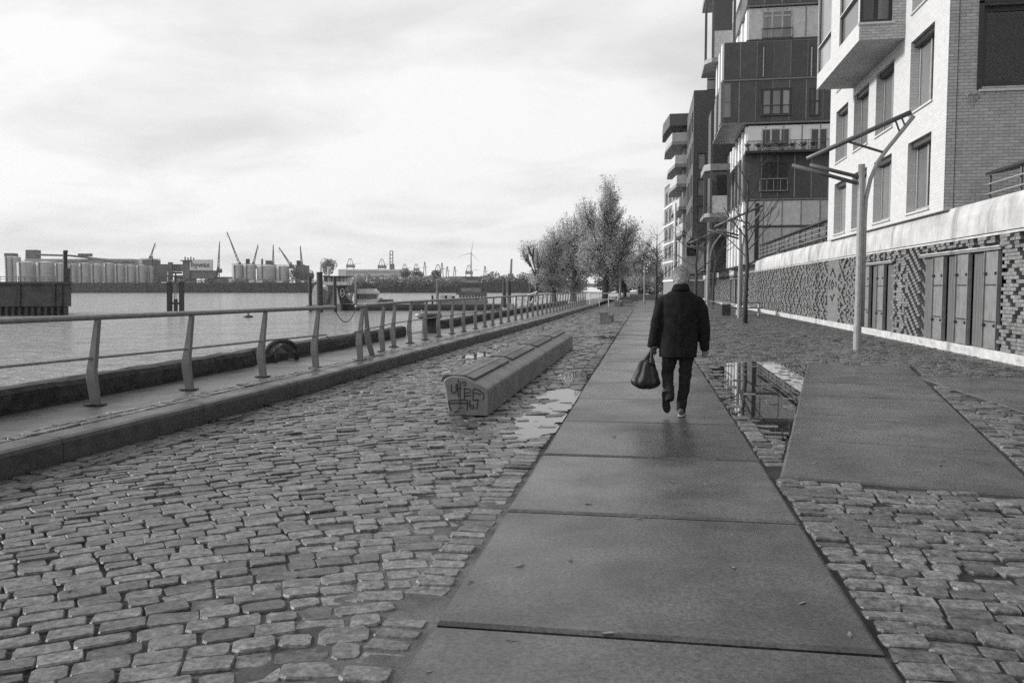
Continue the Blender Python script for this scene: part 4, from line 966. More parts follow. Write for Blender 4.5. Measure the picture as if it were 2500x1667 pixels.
volume(xd, zl[300], zl[194] - .1, 8, 'dark', 'dark', 1.15, yo=-.1, side_strips=4, sidemat='darkedge')
volume(xd + .05, zl[194], zl[98] - .1, 7, 'dark', 'dark', 1.15, yo=-.1, side_strips=6, sidemat='white')
volume(xw + .05, zl[98], zl[15] - .15, 14, 'white', 'grey', 1.3, side_strips=9)
volume(xw - .1, zl[15], zl[-60], 14, 'dark', 'dark', 1.2, yo=-.1)
def bwin(u0, u1, v0, v1, nx, fmat, gm, yo=0.0, fan=None, fw_=.1):
    a, b = aty(u0, v1, YB + yo - .055), aty(u1, v0, YB + yo - .055)
    window(t2, (a.x, YB + yo - .004, a.z), X1, Z1, -Y1, b.x - a.x, b.z - a.z, nx, fmat, gm, fw_, None, 0, fan)
bwin(1858, 1930, 312, 364, 3, 'framewhite', 'glass'); bwin(1977, 2022, 312, 372, 2, 'framewhite', 'glass')
bwin(1854, 1924, 394, 470, 3, 'frame', 'glass', fw_=.06)
bwin(1858, 1934, 214, 284, 3, 'frame', ['glassgrey'], -.1, None, .16); bwin(1976, 2003, 214, 284, 2, 'frame', ['glass', 'glassgrey'], -.1, .5)
bwin(1860, 1936, 24, 95, 3, 'grey', ['glassgrey'], 0, .78); bwin(1860, 1868, 112, 190, 1, 'frame', 'framewhite', -.1, None, .05); bwin(1977, 1986, 112, 188, 1, 'frame', 'framewhite', -.1, None, .05)
bwin(1765, 1785, 204, 288, 1, 'darkedge', 'glassgrey', -.1, .45, .07)
MB().span((aty(1853, 0, YB).x, YB - .05, zl[552] - 2.6), (aty(1863, 0, YB).x, YB - .003, zl[486] - .3)).build('drain_pipe', K['frame'], t2)
def balrail(u0, u1, v0, v1, yo, n_, mk='lampdark', gl=True):
    a, b = aty(u0, v1, YB + yo), aty(u1, v0, YB + yo); mb = MB()
    for z_ in (b.z, a.z + .05): mb.tube([(a.x, YB + yo, z_), (b.x, YB + yo, z_)], .03, 6)
    for k in range(n_ + 1): mb.tube([(a.x + (b.x - a.x) * k / n_, YB + yo, a.z), (a.x + (b.x - a.x) * k / n_, YB + yo, b.z)], .022, 5)
    return mb.build('balcony_rail', K[mk], t2)
balrail(1824, 2025, 340, 372, -.7, 12); balrail(1855, 1923, 436, 468, -.12, 4, 'lamp'); balrail(1858, 1935, 255, 284, -.25, 3); balrail(1860, 1936, 67, 95, -.12, 3)
MB().span((xw - .1, YB - .75, zl[372] - .16), (XR, YB + .02, zl[372] + .0)).build('balcony_slab', K['frame'], t2)
# balcony plants
for k in range(7):
    p = aty(1830 + k * 27 + random.uniform(-6, 6), 370, YB - .4); bp_ = empty('balcony_plant', ['leftmost', 'second', 'third', 'fourth', 'fifth', 'sixth', 'rightmost'][k] + ' dark potted plant from the left on the white storey balcony of the tower', 'plant', 'balcony plants')
    MB().cyl((p.x, p.y, zl[372] + .002), .11, .26, 10, .15).build('pot', K['boatgrey'], bp_); m_ = MB(); r_ = random.Random(k); c0 = Vector((p.x, p.y, zl[372] + .24))
    for q in range(60):
        dd_ = Vector((r_.gauss(0, .5), r_.gauss(0, .4), 1)).normalized(); s_ = dd_.cross(Vector((1, .3, 0))).normalized() * .04; t_ = c0 + dd_ * r_.uniform(.25, .6); m_.add([c0, c0.lerp(t_, .6) + s_, t_, c0.lerp(t_, .6) - s_], [(0, 1, 2, 3)])
    m_.build('foliage', K['leafdark'], bp_, fix=False)
# corner loggias hanging off the river side
def loggia(u0, u1, v0, v1, Yc, dep):
    a, b = aty(u0, v1, Yc), aty(u1, v0, Yc); x0, x1, z0, z1 = a.x, b.x, a.z, b.z; h_ = z1 - z0; cut = .22 * (x1 - x0)
    pl = [(x0, Yc + cut * 1.5), (x0 + cut, Yc), (x1, Yc), (x1, Yc + dep), (x0, Yc + dep)]
    lo = MB().prism([(p[0], p[1], z0) for p in pl], (0, 0, .32)).build('loggia', K['boatgrey'], t2)
    MB().prism([(p[0], p[1], z0 + h_ - .5) for p in pl], (0, 0, .5)).build('loggia_roof', K['boatgrey'], lo)
    for p in (pl[0], pl[1], (x1 - .15, Yc + .08)): MB().span((p[0] - .02, p[1] - .02, z0 + .3), (p[0] + .16, p[1] + .16, z0 + h_ - .5)).build('loggia_post', K['lampdark'], lo)
    MB().prism([(x0 + cut + .1, Yc + .03, z0 + .32), (x1 - .2, Yc + .03, z0 + .32), (x1 - .2, Yc + .03, z0 + h_ * .4), (x0 + cut + .1, Yc + .03, z0 + h_ * .4)], (0, .03, 0)).build('balustrade', K['grey'], lo)
    MB().prism([(x0 + cut + .1, Yc + .5, z0 + h_ * .4), (x1 - .2, Yc + .5, z0 + h_ * .4), (x1 - .2, Yc + .5, z0 + h_ - .5), (x0 + cut + .1, Yc + .5, z0 + h_ - .5)], (0, .03, 0)).build('loggia_glass', K['glass'], lo)
loggia(1719, 1783, 399, 530, 67, 5); loggia(1722, 1798, -40, 152, 66, 5)
# ---- building 3: dark brick block
YC = 80.0
def cz_(v, Y): return aty(1700, v, Y).z
b3 = empty('dark_brick_building', 'tall dark brick building squeezed left of the tower', 'building')
x3 = aty(1692, 400, YC).x; z30, z31 = cz_(578, YC), cz_(221, YC)
m_ = MB(); hl = [(aty(1709, 0, YC).x - x3, aty(1729, 0, YC).x - x3, cz_(vb, YC) - z30, cz_(vt, YC) - z30) for vt, vb in ((374, 415), (437, 480), (503, 546))]
rect_wall(m_, (x3, YC, z30), X1, Z1, -Y1, 14, z31 - z30, hl, .25); m_.build('end_wall', K['brick3'], b3)
m_ = MB(); rect_wall(m_, (x3, YC, z30), Y1, Z1, -X1, 13, z31 - z30, [(1 + k * 3, 3 + k * 3, 1 + j * 3, 3 + j * 3) for k in range(4) for j in range(4)], .4); m_.build('river_facade', K['brick3s'], b3)
MB().add([(x3, YC, z31), (x3 + 14, YC, z31), (x3 + 14, YC + 13, z31), (x3, YC + 13, z31)], [(0, 1, 2, 3)]).build('roof', K['dark'], b3)
MB().add([(x3, YC, z30), (x3 + 14, YC, z30), (x3 + 14, YC + 13, z30), (x3, YC + 13, z30)], [(0, 1, 2, 3)]).build('underside', K['soffit'], b3)
MB().span((x3 + 1.2, YC + 1, 3.3), (x3 + 14, YC + 13, z30 - .01)).build('lower_storeys', K['dark'], b3)
MB().add([(x3, YC + 13, z30), (x3 + 14, YC + 13, z30), (x3 + 14, YC + 13, z31), (x3, YC + 13, z31)], [(0, 1, 2, 3)]).build('rear_wall', K['brick3'], b3)
for h in hl: window(b3, (x3 + h[0], YC + .2, z30 + h[2]), X1, Z1, -Y1, h[1] - h[0], h[3] - h[2], 1, 'frame', 'glassgrey', .08)
for k in range(4):
    for j in range(4): window(b3, (x3 + .36, YC + 1 + k * 3, z30 + 1 + j * 3), Y1, Z1, -X1, 2, 2, 2, 'framewhite', 'glass', .08)
g3 = MB(); a = aty(1726, 220, YC + 4); b = aty(1748, 170, YC + 4); g3.span((a.x, YC + 4, a.z - .2), (b.x + 2, YC + 4.05, b.z - .6)); g3.build('roof_screen', K['glassgrey'], b3)
for zq_ in (a.z, (a.z + b.z) / 2, b.z - .7): MB().tube([(a.x, YC + 3.95, zq_), (b.x + 2, YC + 3.95, zq_)], .05, 5).build('screen_bar', K['frame'], b3)
# fin wall between tower and brick block
p0, p1 = aty(1731, 620, 74), aty(1742, 270, 74)
MB().span((p0.x, 74, 3.3), (p1.x, 77, p1.z)).build('slim_pier', K['lampdark'], b3)
# ---- building 4: stacked balconies
YD = 95.0
b4 = empty('balcony_building', 'apartment building with stacked pale balconies left of the dark brick block', 'building')
x4 = aty(1655, 400, YD).x; z4 = cz_(284, YD)
MB().span((x4 + .6, YD + .3, 3.3), (x4 + 14, YD + 16, z4)).build('wall', K['grey'], b4)
vs_ = [(284, 312), (344, 358), (397, 412), (445, 460), (500, 515), (558, 575)]
for k, (va, vb) in enumerate(vs_):
    za, zb = cz_(va, YD), cz_(vb, YD); off = (-1.0, -.75, -.4, -.2, .1, .5)[k]
    sl = MB().prism([(x4 + off - .6, YD + 4, zb), (x4 + off, YD - 1.6, zb), (x4 + 5, YD - 1.6, zb), (x4 + 5, YD + 9, zb), (x4 + off - .6, YD + 9, zb)], (0, 0, (za - zb) * (.55 if k else 1))).build('balcony_slab', K['boatgrey' if k else 'dark'], b4)
    MB().prism([(x4 + off - .55, YD + 4, zb + .3), (x4 + off + .05, YD - 1.55, zb + .3), (x4 + 5, YD - 1.55, zb + .3), (x4 + 5, YD - 1.5, zb + .3), (x4 + off + .1, YD - 1.5, zb + .3), (x4 + off - .5, YD + 4, zb + .3)], (0, 0, 1.0)).build('balustrade', K['grey'], sl)
    window(b4, (x4 + 1.0, YD + .29, zb - 2.4), X1, Z1, -Y1, 3.4, 2.2, 2, 'framewhite', 'glass', .1)
for k in range(5):
    zb = cz_(vs_[k + 1][1], YD)
    for j in range(4): window(b4, (x4 + .59, YD + 1 + j * 3.6, zb - .2 + .5), Y1, Z1, -X1, 2.6, 1.9, 2, 'framewhite', 'glass', .1)
MB().tube([(x4 - .3, YD - 2.2, 3.3), (x4 - .3, YD - 2.2, cz_(500, YD))], .14, 6).build('column', K['white'], b4)
# ---- building 5: farthest grey block
YE = 118.5
b5 = empty('far_grey_building', 'farthest brick building with pale floor bands at the end of the row', 'building')
A5, B5 = aty(1651, 500, YE), aty(1622, 500, 131.0); A5.z = B5.z = 0; U5 = (B5 - A5).normalized(); N5 = Vector((-U5.y, U5.x, 0)); W5 = (B5 - A5).length; z5 = aty(1650, 438, YE).z
hl5 = [(W5 * a, W5 * a + 2.2, 3.2 + 2.75 * k, 5.0 + 2.75 * k) for k in range(5) for a in (.06, .38, .7)]
m_ = MB(); rect_wall(m_, A5, U5, Z1, N5, W5, z5, hl5, .25); m_.build('river_facade', K['brick5'], b5)
for h in hl5: window(b5, A5 + U5 * h[0] + Z1 * h[2] - N5 * .2, U5, Z1, N5, h[1] - h[0], h[3] - h[2], 2, 'framewhite', 'glass', .1)
m_ = MB(); rect_wall(m_, A5, X1, Z1, -Y1, 11, z5, [(.6 + 3.2 * a, 2.6 + 3.2 * a, 3.2 + 2.75 * k, 5.0 + 2.75 * k) for k in range(5) for a in range(3)], .25); m_.build('end_wall', K['brick5'], b5)
for k in range(5):
    for a in range(3): window(b5, A5 + Vector((.6 + 3.2 * a, .2, 3.2 + 2.75 * k)), X1, Z1, -Y1, 2.0, 1.8, 2, 'framewhite', 'glass', .1)
    MB().prism([A5 + N5 * .12 + Z1 * (2.6 + 2.75 * k), B5 + N5 * .12 + Z1 * (2.6 + 2.75 * k), B5 + N5 * .12 + Z1 * (2.85 + 2.75 * k), A5 + N5 * .12 + Z1 * (2.85 + 2.75 * k)], -N5 * .115).build('floor_band', K['white'], b5)
    MB().span((A5.x + .05, YE - .12, 2.6 + 2.75 * k), (A5.x + 11, YE - .005, 2.85 + 2.75 * k)).build('floor_band', K['white'], b5)
MB().prism([A5 + Z1 * z5, A5 + Vector((11, 0, z5)), A5 + Vector((11, 13, z5)), B5 + Z1 * z5], (0, 0, .3)).build('roof', K['dark'], b5)
MB().span((A5.x + .9, YE - 1.4, cz_(570, YE)), (A5.x + 3.0, YE - .13, cz_(470, YE))).build('oriel', K['brick5'], b5)

# ================================================================== RIVER AND FAR BANK
def wl(D): return 704 + (CAMH - WATERZ) * FPX / D          # row of the waterline at distance D
def rbox(u0, u1, v0, v1, D, dep, mb=None, side=0.0):
    """box seen between two columns and rows, square to the view, dep metres deep"""
    mb = mb or MB(); a, b, c, d_ = atd(u0, v1, D), atd(u1, v1, D), atd(u1, v0, D), atd(u0, v0, D)
    return mb.prism([a, b, c, d_], FW * dep + RT * side)
def rtube(pts, D, r, mb=None, n=6):
    mb = mb or MB(); return mb.tube([atd(u, v, D) for u, v in pts], r, n)
def pile(u, v0, D, r, label, matk='pile'):
    root = empty('mooring_pile', label, 'pile', 'mooring piles in the river'); a, t = atd(u, wl(D) + 8, D), atd(u, v0, D)
    MB().loft([[Vector((a.x + math.cos(k * math.pi / 6) * r, a.y + math.sin(k * math.pi / 6) * r, z_)) for k in range(12)] for z_ in (WATERZ - 2, t.z)]).build('shaft', K[matk], root)
    MB().cyl((a.x, a.y, t.z + .001), r * 1.08, .12, 12, r * .9).build('cap', K['steel_dark'], root); return root
# ---- left jetty head
jt = empty('jetty', 'dark stained concrete jetty head with railing at the left edge of the river', 'jetty')
DJ = 115; s = DJ / FPX
rbox(-260, 174, 694, 748, DJ, 14, None, -7.5).build('upper_wall', K['jetty'], jt)
rbox(-260, 164, 748, 785, DJ + .6, 13, None, -7.2).build('lower_wall', K['hull'], jt)
for k in range(16): rbox(-80 + 16 * k - 4, -80 + 16 * k + 3, 748.5, 785, DJ + .15, .44).build('fender_post', K['pile'], jt)
for u in (45, 130, 148): rbox(u - 5, u + 4, 694.5, 747.5, DJ - .25, .24).build('buttress', K['hull'], jt)
rbox(-262, 176, 688, 693.7, DJ - .4, 15, None, -8.2).build('coping', K['jetty'], jt)
for k in range(14): rtube([(-60 + 15 * k, 688), (-60 + 15 * k, 675)], DJ + .6, .05).build('rail_post', K['rail'], jt)
rtube([(-60, 675.5), (140, 675.5)], DJ + .6, .05).build('top_rail', K['rail'], jt); rtube([(-60, 681.5), (140, 681.5)], DJ + .6, .035).build('mid_rail', K['rail'], jt)
mj = empty('signal_mast', 'dark signal mast standing on the jetty against the storage tanks', 'mast')
rtube([(159, 690), (159, 612)], DJ + 5, .3, n=8).build('shaft', K['steel_dark'], mj); rbox(155, 164, 655, 688, DJ + 4.6, .8).build('cabinet', K['steel_dark'], mj); rbox(155.5, 161.5, 611, 617, DJ + 4.6, .5).build('lantern', K['steel_dark'], mj)
# ---- dolphin with ladder and light platform
DP = 137
dl = empty('river_dolphin', 'dolphin of dark piles with ladder and light platform in mid river', 'dolphin')
for u0, u1, v0 in ((407, 417, 688), (437, 446, 688)): rbox(u0, u1, v0, wl(DP) + 8, DP, .7).build('pile', K['pile'], dl)
rbox(424, 431, 730, wl(DP) + 8, DP + .2, .5).build('pile', K['pile'], dl); rbox(417.3, 436.7, 738, 743, DP + .1, .4).build('cross_beam', K['pile'], dl); rbox(404, 449, 690, 693.5, DP - .1, 1.0).build('cross_beam', K['pile'], dl)
lad = MB(); 
for u in (426, 430): rtube([(u, 730), (u, 690)], DP - .2, .06, lad)
for k in range(7): rtube([(426, 694 + 5 * k), (430, 694 + 5 * k)], DP - .2, .05, lad)
lad.build('ladder', K['rail'], dl); rtube([(429, 690), (429, 668)], DP + .3, .12).build('mast', K['steel_dark'], dl); rbox(420, 438, 664, 668, DP, 1.2).build('platform', K['steel_dark'], dl)
cg = MB()
for u in (420.5, 426, 432, 437.5): rtube([(u, 664), (u, 648)], DP + .1, .05, cg)
rtube([(420.5, 648), (437.5, 648)], DP + .1, .05, cg); rtube([(420.5, 656), (437.5, 656)], DP + .1, .04, cg); cg.build('platform_rail', K['steel_dark'], dl)
by = empty('river_buoy', 'small dark buoy floating right of the dolphin', 'buoy'); p = atz(606, 775, WATERZ); MB().loft([[p + Vector((math.cos(k * .524) * r_, math.sin(k * .524) * r_, z_)) for k in range(12)] for r_, z_ in ((.3, -.2), (.62, .0), (.62, .16), (.2, .3))]).build('float', K['steel_dark'], by, smooth=True); MB().cyl(p + Vector((0, 0, .3)), .16, .55, 8, .12).build('top_mark', K['boatgrey'], by)
sw = empty('swan', 'white swan swimming behind the railing', 'swan'); p = atz(1022, 772, WATERZ)
sb = MB(); sb.ell(p + Vector((0, 0, .16)), (.42, .24, .2), 14, 10); sb.ell(p + Vector((-.36, 0, .26)), (.16, .1, .08), 8, 6)
sb.tube([p + Vector((.3, 0, .2)), p + Vector((.42, 0, .42)), p + Vector((.36, 0, .66)), p + Vector((.40, 0, .82)), p + Vector((.5, 0, .84))], [.09, .06, .045, .05, .05], 8); sb.ell(p + Vector((.46, 0, .84)), (.1, .05, .055), 8, 6)
o = sb.build('body', K['boatwhite'], sw, smooth=True); r_ = o.modifiers.new('join', 'REMESH'); r_.mode = 'VOXEL'; r_.voxel_size = .03; r_.use_smooth_shade = True
MB().tube([p + Vector((.55, 0, .835)), p + Vector((.66, 0, .81))], [.03, .012], 6).build('beak', K['steel_dark'], sw)
# ---- three heavy piles and the push boat behind them
DB = 139
pile(758, 677, 134, .28, 'leftmost and slim pile of the three before the white push boat'); pile(781.5, 666, 131, .48, 'thickest of the three dark piles before the white push boat'); pile(818.5, 677, 133, .28, 'right pile of the three before the push boat funnel')
pb = empty('push_boat', 'white push boat with wheelhouse and dark funnel panel moored behind three piles', 'boat')
Z8 = lambda x, y: (740 + x / 8.711, 620 + y / 8.711)
def zprism(pts, D, dep): return MB().prism([atd(*Z8(*p), D) for p in pts], FW * dep)
zprism([(60, 1085), (800, 1072), (800, 1250), (150, 1250)], DB, 5).build('hull', K['boatgrey'], pb)
zprism([(190, 1083), (200, 760), (255, 655), (330, 650), (420, 700), (420, 1080)], DB + .4, 4).build('bow_house', K['boatwhite'], pb)
zprism([(420, 1080), (420, 770), (640, 770), (640, 1080)], DB + 1, 3.4).build('deck_house', K['boatgrey'], pb)
zprism([(640, 1075), (640, 760), (715, 690), (790, 1070)], DB + 1, 3.2).build('deck_house', K['boatwhite'], pb)
zprism([(418, 660), (418, 592), (930, 592), (930, 662)], DB + .3, 4.2).build('wheelhouse_base', K['boatwhite'], pb)
rw_ = zprism([(430, 590), (430, 490), (950, 490), (930, 590)], DB + .6, 3.4).build('wheelhouse', K['glassgrey'], pb)
for x in (430, 480, 540, 600, 700, 760, 820, 890, 945): zprism([(x, 591), (x, 489), (x + 14, 489), (x + 14, 591)], DB + .5, .09).build('window_post', K['boatwhite'] if x % 40 else K['steel_dark'], rw_)
zprism([(415, 488), (415, 462), (1010, 470), (1010, 490)], DB + .1, 4.6).build('wheelhouse_roof', K['steel_dark'], pb)
fu = zprism([(718, 690), (850, 680), (890, 710), (908, 790), (880, 840), (960, 960), (1015, 1060), (810, 1062)], DB + .9, 2.8).build('funnel_panel', K['hull'], pb)
em = MB(); c8 = (835, 825); em.tube([atd(*Z8(c8[0] + 42 * math.cos(t * .3307), c8[1] + 88 * math.sin(t * .3307)), DB + .88) for t in range(20)], .06, 5, cap=False)
em.tube([atd(*Z8(805, 845), DB + .88), atd(*Z8(835, 850), DB + .88), atd(*Z8(872, 800), DB + .88)], .06, 5); em.tube([atd(*Z8(800, 810), DB + .88), atd(*Z8(835, 850), DB + .88)], .05, 5); em.build('funnel_emblem', K['boatwhite'], fu)
zprism([(950, 960), (1010, 830), (1055, 835), (1010, 985)], DB + 1, .8).build('exhaust_pipe', K['boatgrey'], pb)
ld = MB()
for k in range(8): x = 590 - k * 8; zprism([(x - 40, 790 + k * 36), (x + 25, 790 + k * 36), (x + 25, 800 + k * 36), (x - 40, 800 + k * 36)], DB + .6, .3).build('stair_tread', K['steel_dark'], pb)
rtube([Z8(440, 690), Z8(520, 780)], DB + .3, .09).build('hand_rail', K['boatwhite'], pb); rtube([Z8(540, 470), Z8(540, 320)], DB + 2, .25).build('radar_mast', K['boatwhite'], pb); zprism([(505, 330), (505, 265), (580, 265), (580, 330)], DB + 1.8, .6).build('radar_dome', K['boatwhite'], pb)
pt = empty('pontoon', 'long dark pontoon with pale deck edge floating behind the far railing', 'pontoon')
rbox(831, 1262, 745, wl(DB + 2) + 6, DB + 2, 9).build('hull', K['hull'], pt); rbox(829, 1264, 743, 744.8, DB + 1.8, 9.4).build('deck_edge', K['pontoon'], pt); rbox(831, 1262, 747.6, 748.6, DB + 1.94, .05).build('rubbing_strake', K['rail'], pt)
lc = empty('service_launch', 'white launch with slanting cabin windows lying on the pontoon beside the push boat', 'boat')
zprism([(1120, 1040), (1120, 985), (1400, 975), (1640, 935), (1600, 1010), (1570, 1040)], DB + 4, 3).build('hull', K['boatwhite'], lc)
cb_ = zprism([(1125, 980), (1140, 850), (1565, 850), (1545, 945), (1400, 972)], DB + 4.3, 2.4).build('cabin', K['boatgrey'], lc); zprism([(1120, 848), (1130, 745), (1510, 740), (1530, 785), (1570, 790), (1575, 848)], DB + 4.1, 2.8).build('cabin_roof', K['boatwhite'], lc)
for k in range(8): x = 1150 + k * 52; zprism([(x, 945), (x + 14, 862), (x + 44, 862), (x + 30, 945)], DB + 4.24, .05).build('window', K['glass'], cb_)
rtube([Z8(1110, 1060), Z8(1105, 480), Z8(1150, 430)], DB + 3, .12).build('davit', K['boatwhite'], lc); zprism([(1090, 660), (1140, 660), (1140, 1060), (1090, 1060)], DB + 3.4, .5).build('davit_column', K['boatgrey'], lc)
for a, b in ((928, 957), (1003, 1034)):
    ct = empty('deck_box', ['grey deck box on the pontoon right of the white launch', 'flat dark deck box at the middle of the pontoon'][a > 950], 'box', 'deck boxes'); rbox(a, b, 731 if a < 950 else 734, 742.8, DB + 4, 2).build('box', K['pontoon'], ct)
mc = empty('deck_crane', 'thin white deck crane with jib on the pontoon', 'crane'); Z9 = lambda x, y: (1010 + x / 6.918, 620 + y / 6.918)
rtube([Z9(400, 860), Z9(400, 640)], DB + 4, .28).build('column', K['boatgrey'], mc); rtube([Z9(400, 640), Z9(395, 400)], DB + 4, .14).build('mast', K['rail'], mc); rtube([Z9(350, 340), Z9(410, 395), Z9(500, 430)], DB + 4, .12).build('jib', K['rail'], mc); rtube([Z9(380, 410), Z9(490, 425)], DB + 4, .08).build('jib_stay', K['rail'], mc)
hb = empty('moored_barge', 'low moored barge with dark roofed cabin behind the far railing', 'boat')
def yprism(pts, D, dep): return MB().prism([atd(*Z9(*p), D) for p in pts], FW * dep)
yprism([(430, 860), (440, 770), (1240, 770), (1250, 860)], DB + 5, 4).build('hull', K['boatgrey'], hb); yprism([(760, 769), (760, 690), (1240, 690), (1240, 769)], DB + 5.4, 3).build('cabin', K['boatwhite'], hb)
for k in range(9): yprism([(775 + k * 52, 760), (775 + k * 52, 698), (806 + k * 52, 698), (806 + k * 52, 760)], DB + 5.34, .05).build('window', K['glass'], hb)
yprism([(700, 688), (740, 655), (1230, 640), (1225, 688)], DB + 5.1, 3.6).build('cabin_roof', K['pontoon'], hb); yprism([(800, 640), (800, 575), (1130, 575), (1130, 642)], DB + 6, 2).build('roof_cargo', K['boatgrey'], hb)
for k, (x0, x1, y0) in enumerate(((450, 500, 690), (520, 560, 700), (565, 640, 690), (650, 690, 710))): yprism([(x0, 769), (x0, y0), (x1, y0), (x1, 769)], DB + 5.6, 1.2).build('deck_gear', K[('boatwhite', 'hull', 'boatwhite', 'steel_dark')[k]], hb)
pr_ = empty('deck_bollard', 'dark upright bollard on the pontoon left of the deck crane', 'bollard'); yprism([(300, 860), (300, 700), (328, 700), (328, 860)], DB + 4, .8).build('post', K['hull'], pr_)
pile(1231, 690, 120, .27, 'left dark pile of the pair by the ladder behind the far railing'); pile(1243, 683, 122, .28, 'right dark pile of the pair by the ladder behind the far railing'); pile(1297, 691, 120, .3, 'lone dark pile just left of the leaning trees')
gl = empty('pile_ladder', 'pale ladder and lamp arm fixed between the two dark piles', 'ladder'); lad = MB()
for u in (1236, 1239.5): rtube([(u, 745), (u, 686)], 119, .05, lad)
for k in range(9): rtube([(1236, 690 + 6 * k), (1239.5, 690 + 6 * k)], 119, .04, lad)
lad.build('ladder_rails', K['rail'], gl); rtube([(1230, 677), (1240, 684), (1254, 687)], 119, .08).build('lamp_arm', K['rail'], gl)
wb = empty('white_motor_boat', 'small white motor boat half hidden behind the far railing posts', 'boat')
yprism([(1480, 1000), (1490, 920), (1700, 925), (1740, 960), (1700, 1000)], 100, 3).build('hull', K['boatwhite'], wb); yprism([(1560, 922), (1600, 850), (1680, 850), (1690, 922)], 100.5, 2).build('cabin', K['boatgrey'], wb)
gy_ = empty('gangway', 'white gangway handrails rising behind the far railing near the trees', 'gangway')
for a, b in (((1850, 725), (2090, 640)), ((1990, 830), (2060, 660)), ((1710, 760), (1850, 765)), ((1850, 765), (1990, 830)), ((2100, 760), (2250, 700))): rtube([Z9(*a), Z9(*b)], 84, .09).build('hand_rail', K['boatwhite'], gy_)
for x in (1720, 1850, 2080, 2250, 2320): rtube([Z9(x, 1000), Z9(x, 690 + (x % 7) * 8)], 84, .12).build('stanchion', K['boatwhite'], gy_)

# ---- far bank industry (700 m away and beyond)
def tank(u0, u1, v0, D=712, label='', mk='tank', base=None):
    a, b = atd(u0, 690, D), atd(u1, 690, D); r_ = (b - a).length / 2; c = (a + b) / 2 + FW * r_; zt = atd((u0 + u1) / 2, v0, D).z
    root = empty('storage_tank', label, 'storage tank', 'storage tanks on the far bank', (c.x, c.y, zq - .3)); H = zt - zq + .3
    MB().cyl((0, 0, 0), r_, H, 24).build('shell', K[mk], root, smooth=False); MB().cyl((0, 0, H + .01), r_ * .99, r_ * .16, 24, r_ * .1).build('roof', K[mk], root)
    rl = MB(); rl.tube([(r_ * math.cos(t), r_ * math.sin(t), H + 1.0) for t in [k * math.pi / 10 for k in range(21)]], .12, 4, cap=False); rl.build('roof_rail', K['industry'], root)
    lm = MB(); ang = R(-100) + YAW; lm.box((r_ * 1.03 * math.cos(ang), r_ * 1.03 * math.sin(ang), H / 2), (.9, .9, H)); lm.build('stair_ladder', K['industry'], root)
lst = [(6, 33, 627, 'back row far left'), (22, 45, 628, 'back row, second from left'), (33, 75, 640, 'wide front'), (80, 122, 640, 'front row'), (128, 158, 643, 'front row'), (166, 185, 645, 'narrow front row'), (189, 214, 643, ''), (218, 243, 645, ''), (250, 273, 643, ''), (277, 300, 646, ''), (303, 326, 648, ''), (330, 353, 648, ''), (360, 372, 650, '')]
pos_words = ['leftmost pale tank at the picture edge', 'tall tank second from the picture edge', 'wide pale tank standing before the tall left ones', 'wide tank left of the signal mast', 'tank just left behind the signal mast', 'narrow tank just right of the signal mast', 'first of six equal tanks right of the signal mast', 'second of six equal tanks right of the signal mast', 'third of six equal tanks right of the signal mast', 'fourth of six equal tanks right of the signal mast', 'fifth of six equal tanks right of the signal mast', 'last of six equal tanks right of the signal mast', 'narrow tank right of the six equal tanks']
for (a, b, v, _), wd in zip(lst, pos_words): tank(a, b, v, 712 if v > 630 else 735, wd)
for a, b, v, wd in ((562, 590, 647, 'left tank of the right hand group under the cranes'), (591, 620, 647, 'second tank of the right hand group'), (621, 669, 649, 'broad tank in the middle of the right hand group'), (671, 702, 650, 'last tank of the right hand group beside the trees')): tank(a, b, v, 712, wd)
tank(332, 381, 634, 745, 'dark tank rising behind the equal pale tanks', 'tankdark')
def simple(name, label, cat, parts, group=None):
    root = empty(name, label, cat, group)
    for nm, mk, mb in parts: mb.build(nm, K[mk], root)
    return root
simple('plant_building', 'long low plant building with roof pipes behind the left tanks', 'building', [('wall', 'tank', rbox(60, 320, 632, 689, 760, 20)), ('roof_pipe', 'industry', rtube([(90, 622), (170, 624), (240, 632), (330, 640)], 758, .9)), ('roof_pipe', 'rail', rtube([(140, 637), (210, 636), (220, 630), (300, 640)], 757, .7)), ('roof_house', 'industry', rbox(62, 88, 610, 631.8, 765, 8)), ('roof_house', 'industry', rbox(10, 32, 618, 631.8, 770, 8)), ('pipe_bridge', 'industry', rbox(190, 222, 619, 626, 757, 3))])
simple('pipe_works', 'tangle of grey pipes and tanks right of the equal tanks', 'plant', [('pipe_rack', 'industry', rbox(372, 445, 660, 663, 720, 4)), ('pipe_rack', 'industry', rbox(372, 480, 672, 676, 722, 4)), ('stack', 'tankdark', rbox(385, 400, 648, 689, 730, 8)), ('stack', 'industry', rbox(410, 418, 640, 689, 728, 4)), ('block', 'industry', rbox(425, 470, 672, 689.5, 724, 10)), ('block', 'tank', rbox(448, 472, 655, 680, 735, 10)), ('block', 'industry', rbox(500, 560, 676, 689.5, 716, 8)), ('block', 'shed', rbox(558, 574, 680, 689, 706, 5)), ('mast', 'steel_dark', rtube([(372, 690), (372, 625)], 726, .5)), ('block', 'tankdark', rbox(380, 470, 645, 660, 765, 10))])
simple('fence_line', 'pale sheds and vehicles standing on the far quay edge', 'shed', [('shed', 'shed', rbox(a, b, v, 690, 703, 4)) for a, b, v in ((608, 620, 684), (624, 640, 685), (676, 690, 686), (735, 742, 685))])
